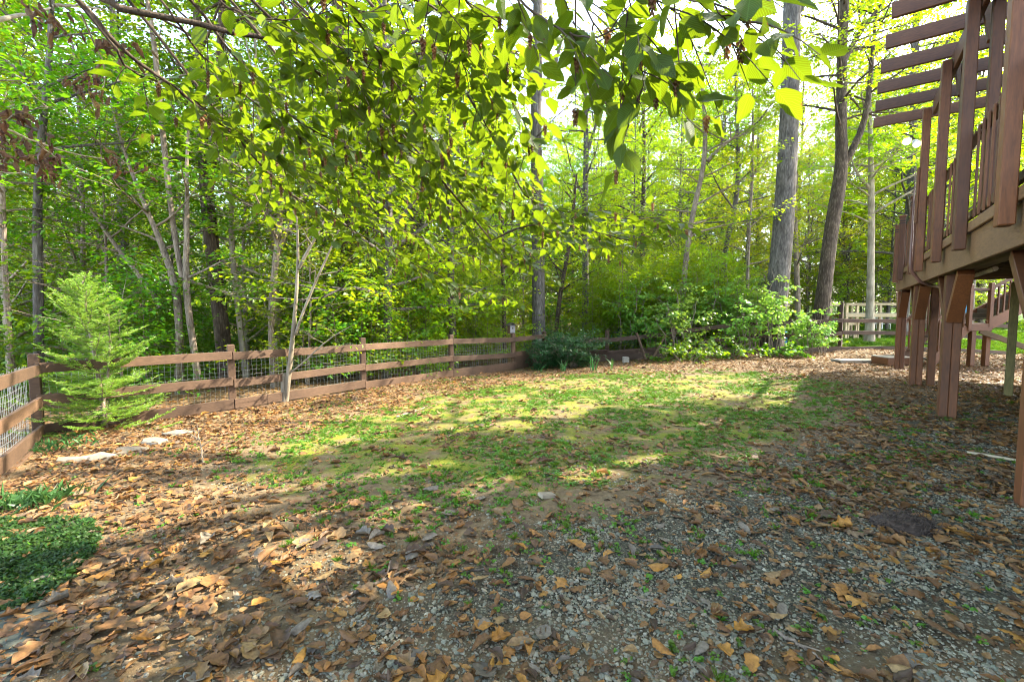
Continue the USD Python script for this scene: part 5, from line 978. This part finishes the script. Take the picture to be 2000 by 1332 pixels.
# ------------------------------------------------------------------ beyond the back fence
def beyond():
    Y = 24.0; P = lambda px, py, dy=0: at(px, py, Y + dy)
    c = P(1700, 640); z0 = float(hgt(c[0], Y)); d = thing('timber_play_frame', 'tan timber frame with raised platform and rails on the lit lawn', 'play frame', (c[0], Y, z0))
    x0, x1 = P(1652, 640)[0] - c[0], P(1760, 640)[0] - c[0]; top, mid = P(1700, 592)[2] - z0, P(1700, 613)[2] - z0
    for x in (x0, x0 + .55, (x0 + x1) / 2 + .3, x1):
        for y in (0, 2.0): obj('post', MB().box((x, y, top / 2 - .1), (.06, .06, top / 2 + .1), None, .005).mesh(), 'tan_wood', d)
    for y in (-.08, 2.08):
        obj('rail', MB().box(((x0 + x1) / 2, y, top - .06), ((x1 - x0) / 2 + .1, .02, .06), None, .004).mesh(), 'tan_wood', d); obj('rail', MB().box(((x0 + x1) / 2, y, mid - .08), ((x1 - x0) / 2 + .1, .02, .09), None, .004).mesh(), 'tan_wood', d)
    for k in range(14): obj('deck_board', MB().box((x0 + (k + .5) * (x1 - x0) / 14, 1.0, mid + .03), ((x1 - x0) / 29, 1.1, .018), None, 0).mesh(), 'grey_wood', d)
    b = P(1672, 650, -1); zb = float(hgt(b[0], Y - 1)); d = thing('timber_chair', 'small tan timber chair in front of the play frame', 'chair', (b[0], Y - 1, zb))
    for sx in (-.25, .25):
        for sy, h in ((-.2, .5), (.2, .95)): obj('leg', MB().box((sx, sy, h / 2), (.03, .03, h / 2), None, 0).mesh(), 'tan_wood', d)
    obj('seat', MB().box((0, 0, .45), (.29, .24, .02), None, 0).mesh(), 'tan_wood', d); obj('backrest', MB().box((0, .235, .85), (.29, .015, .08), None, 0).mesh(), 'tan_wood', d)
    for k, px in enumerate((1709, 1726)):
        q = P(px, 650, 5); zq = float(hgt(q[0], Y + 5)); d = thing('garden_chair', ('left' if k == 0 else 'right') + ' white garden chair of the two far back on the lit lawn', 'chair', (q[0], Y + 5, zq), .4 * k)
        for sx in (-.24, .24):
            for sy in (-.22, .22): obj('leg', MB().box((sx, sy, .22), (.02, .02, .22), None, 0).mesh(), 'white_paint', d)
            obj('armrest', MB().box((sx, 0, .63), (.03, .24, .015), None, 0).mesh(), 'white_paint', d)
        obj('seat', MB().box((0, 0, .43), (.25, .24, .015), None, 0).mesh(), 'white_paint', d); obj('backrest', MB().box((0, .25, .68), (.25, .015, .26), Rot.from_rotvec([.15, 0, 0]).as_matrix(), 0).mesh(), 'white_paint', d)
    # tan outbuilding behind the bushes, with a white railed porch
    q = at(1440, 640, 30.); zq = float(hgt(q[0], 30)); d = thing('tan_shed', 'tan outbuilding with white porch railing glimpsed behind the leafy bushes', 'shed', (q[0], 30, zq))
    obj('wall', MB().box((0, 1.5, 1.5), (2.6, 1.5, 1.6)).mesh(), 'tan_wood', d); v = np.array([(-2.9, -.4, 3.05), (2.9, -.4, 3.05), (2.9, 3.4, 3.05), (-2.9, 3.4, 3.05), (-2.9, 1.5, 4.2), (2.9, 1.5, 4.2)]); obj('roof', (v, np.array([(0, 1, 5), (0, 5, 4), (2, 3, 4), (2, 4, 5), (0, 4, 3), (1, 2, 5), (0, 3, 2), (0, 2, 1)])), 'roof_shingle', d)
    for x in (-2.4, -.8, .8, 2.4): obj('porch_post', MB().box((x, -.3, 1.4), (.06, .06, 1.6), None, 0).mesh(), 'white_paint', d)
    obj('porch_rail', MB().box((0, -.3, 1.0), (2.4, .03, .04), None, 0).mesh(), 'white_paint', d)
    for k in range(24): obj('baluster', MB().box((-2.3 + k * .2, -.3, .55), (.02, .02, .45), None, 0).mesh(), 'white_paint', d)
    q = at(1532, 670, 17.6); zq = float(hgt(q[0], 17.6)); d = thing('blue_bin', 'bright blue bin behind the back fence at the foot of the tallest trunk', 'bin', (q[0], 17.6, zq + .18)); obj('body', trimesh.creation.revolve([[0, 0], [.15, 0], [.18, .42], [.19, .42], [.19, .45], [0, .45]], sections=18), 'blue_paint', d, smooth=35); obj('lid', trimesh.creation.revolve([[0, .455], [.2, .455], [.2, .48], [0, .52]], sections=18), 'blue_paint', d, smooth=35)
    q = at(1876, 575, 15.3); d = thing('blue_tarp', 'blue tarpaulin hanging behind the deck stair', 'tarpaulin', (q[0], 15.3, q[2])); g = np.linspace(-.5, .5, 12); X, Z = np.meshgrid(g, g, indexing='ij'); i, j = np.meshgrid(np.arange(11), np.arange(11), indexing='ij'); v = np.stack([X * .6, .04 * np.sin(X * 14) * (1 - Z), Z * 1.3], -1).reshape(-1, 3); f = np.stack([i * 12 + j, (i + 1) * 12 + j, (i + 1) * 12 + j + 1, i * 12 + j + 1], -1).reshape(-1, 4)
    obj('sheet', (v, f), 'blue_tarp', d, smooth=True); obj('cord', MB().tube([(-.5, 0, .66), (.5, 0, .66)], .012, 5).mesh(), 'dark_metal', d)
    for s in (-.45, .45): obj('pole', MB().tube([(s, 0, .72), (s, 0, -q[2] - .1)], .03, 8).mesh(), 'grey_wood', d)
beyond()

# ------------------------------------------------------------------ look-alikes told apart by their order from the left
def tell_apart():
    ORD = ['leftmost', 'second from left', 'third from left', 'fourth from left', 'fifth from left', 'sixth from left', 'seventh from left', 'eighth from left', 'ninth from left', 'tenth from left'] + [f'{k}th from left' for k in range(11, 40)]
    by = {}
    for p in stage.GetPrimAtPath('/World').GetChildren():
        lab = p.GetCustomDataByKey('label')
        if lab and p.GetCustomDataByKey('group'):
            t = p.GetAttribute('xformOp:translate').Get(); by.setdefault(lab, []).append((t[0] / max(t[1], .1), p))
    for lab, ps in by.items():
        if len(ps) < 2: continue
        ps.sort(key=lambda q: q[0])
        for k, (_, p) in enumerate(ps):
            t = lab + ', ' + ('rightmost' if k == len(ps) - 1 else ORD[k])
            for cut, to in ((' midway back', ' midway'), (' full crowned', ''), (' slender', ''), ('tall ', ''), (' trunked', ''), (' bushy', ''), (' pale barked', ' pale'), ('towering ', ''), (' of the wood', ''), (' yellow green', ' lime'), (' thin branched', '')):
                if len(t.split()) > 16: t = t.replace(cut, to)
            p.SetCustomDataByKey('label', t)
tell_apart()
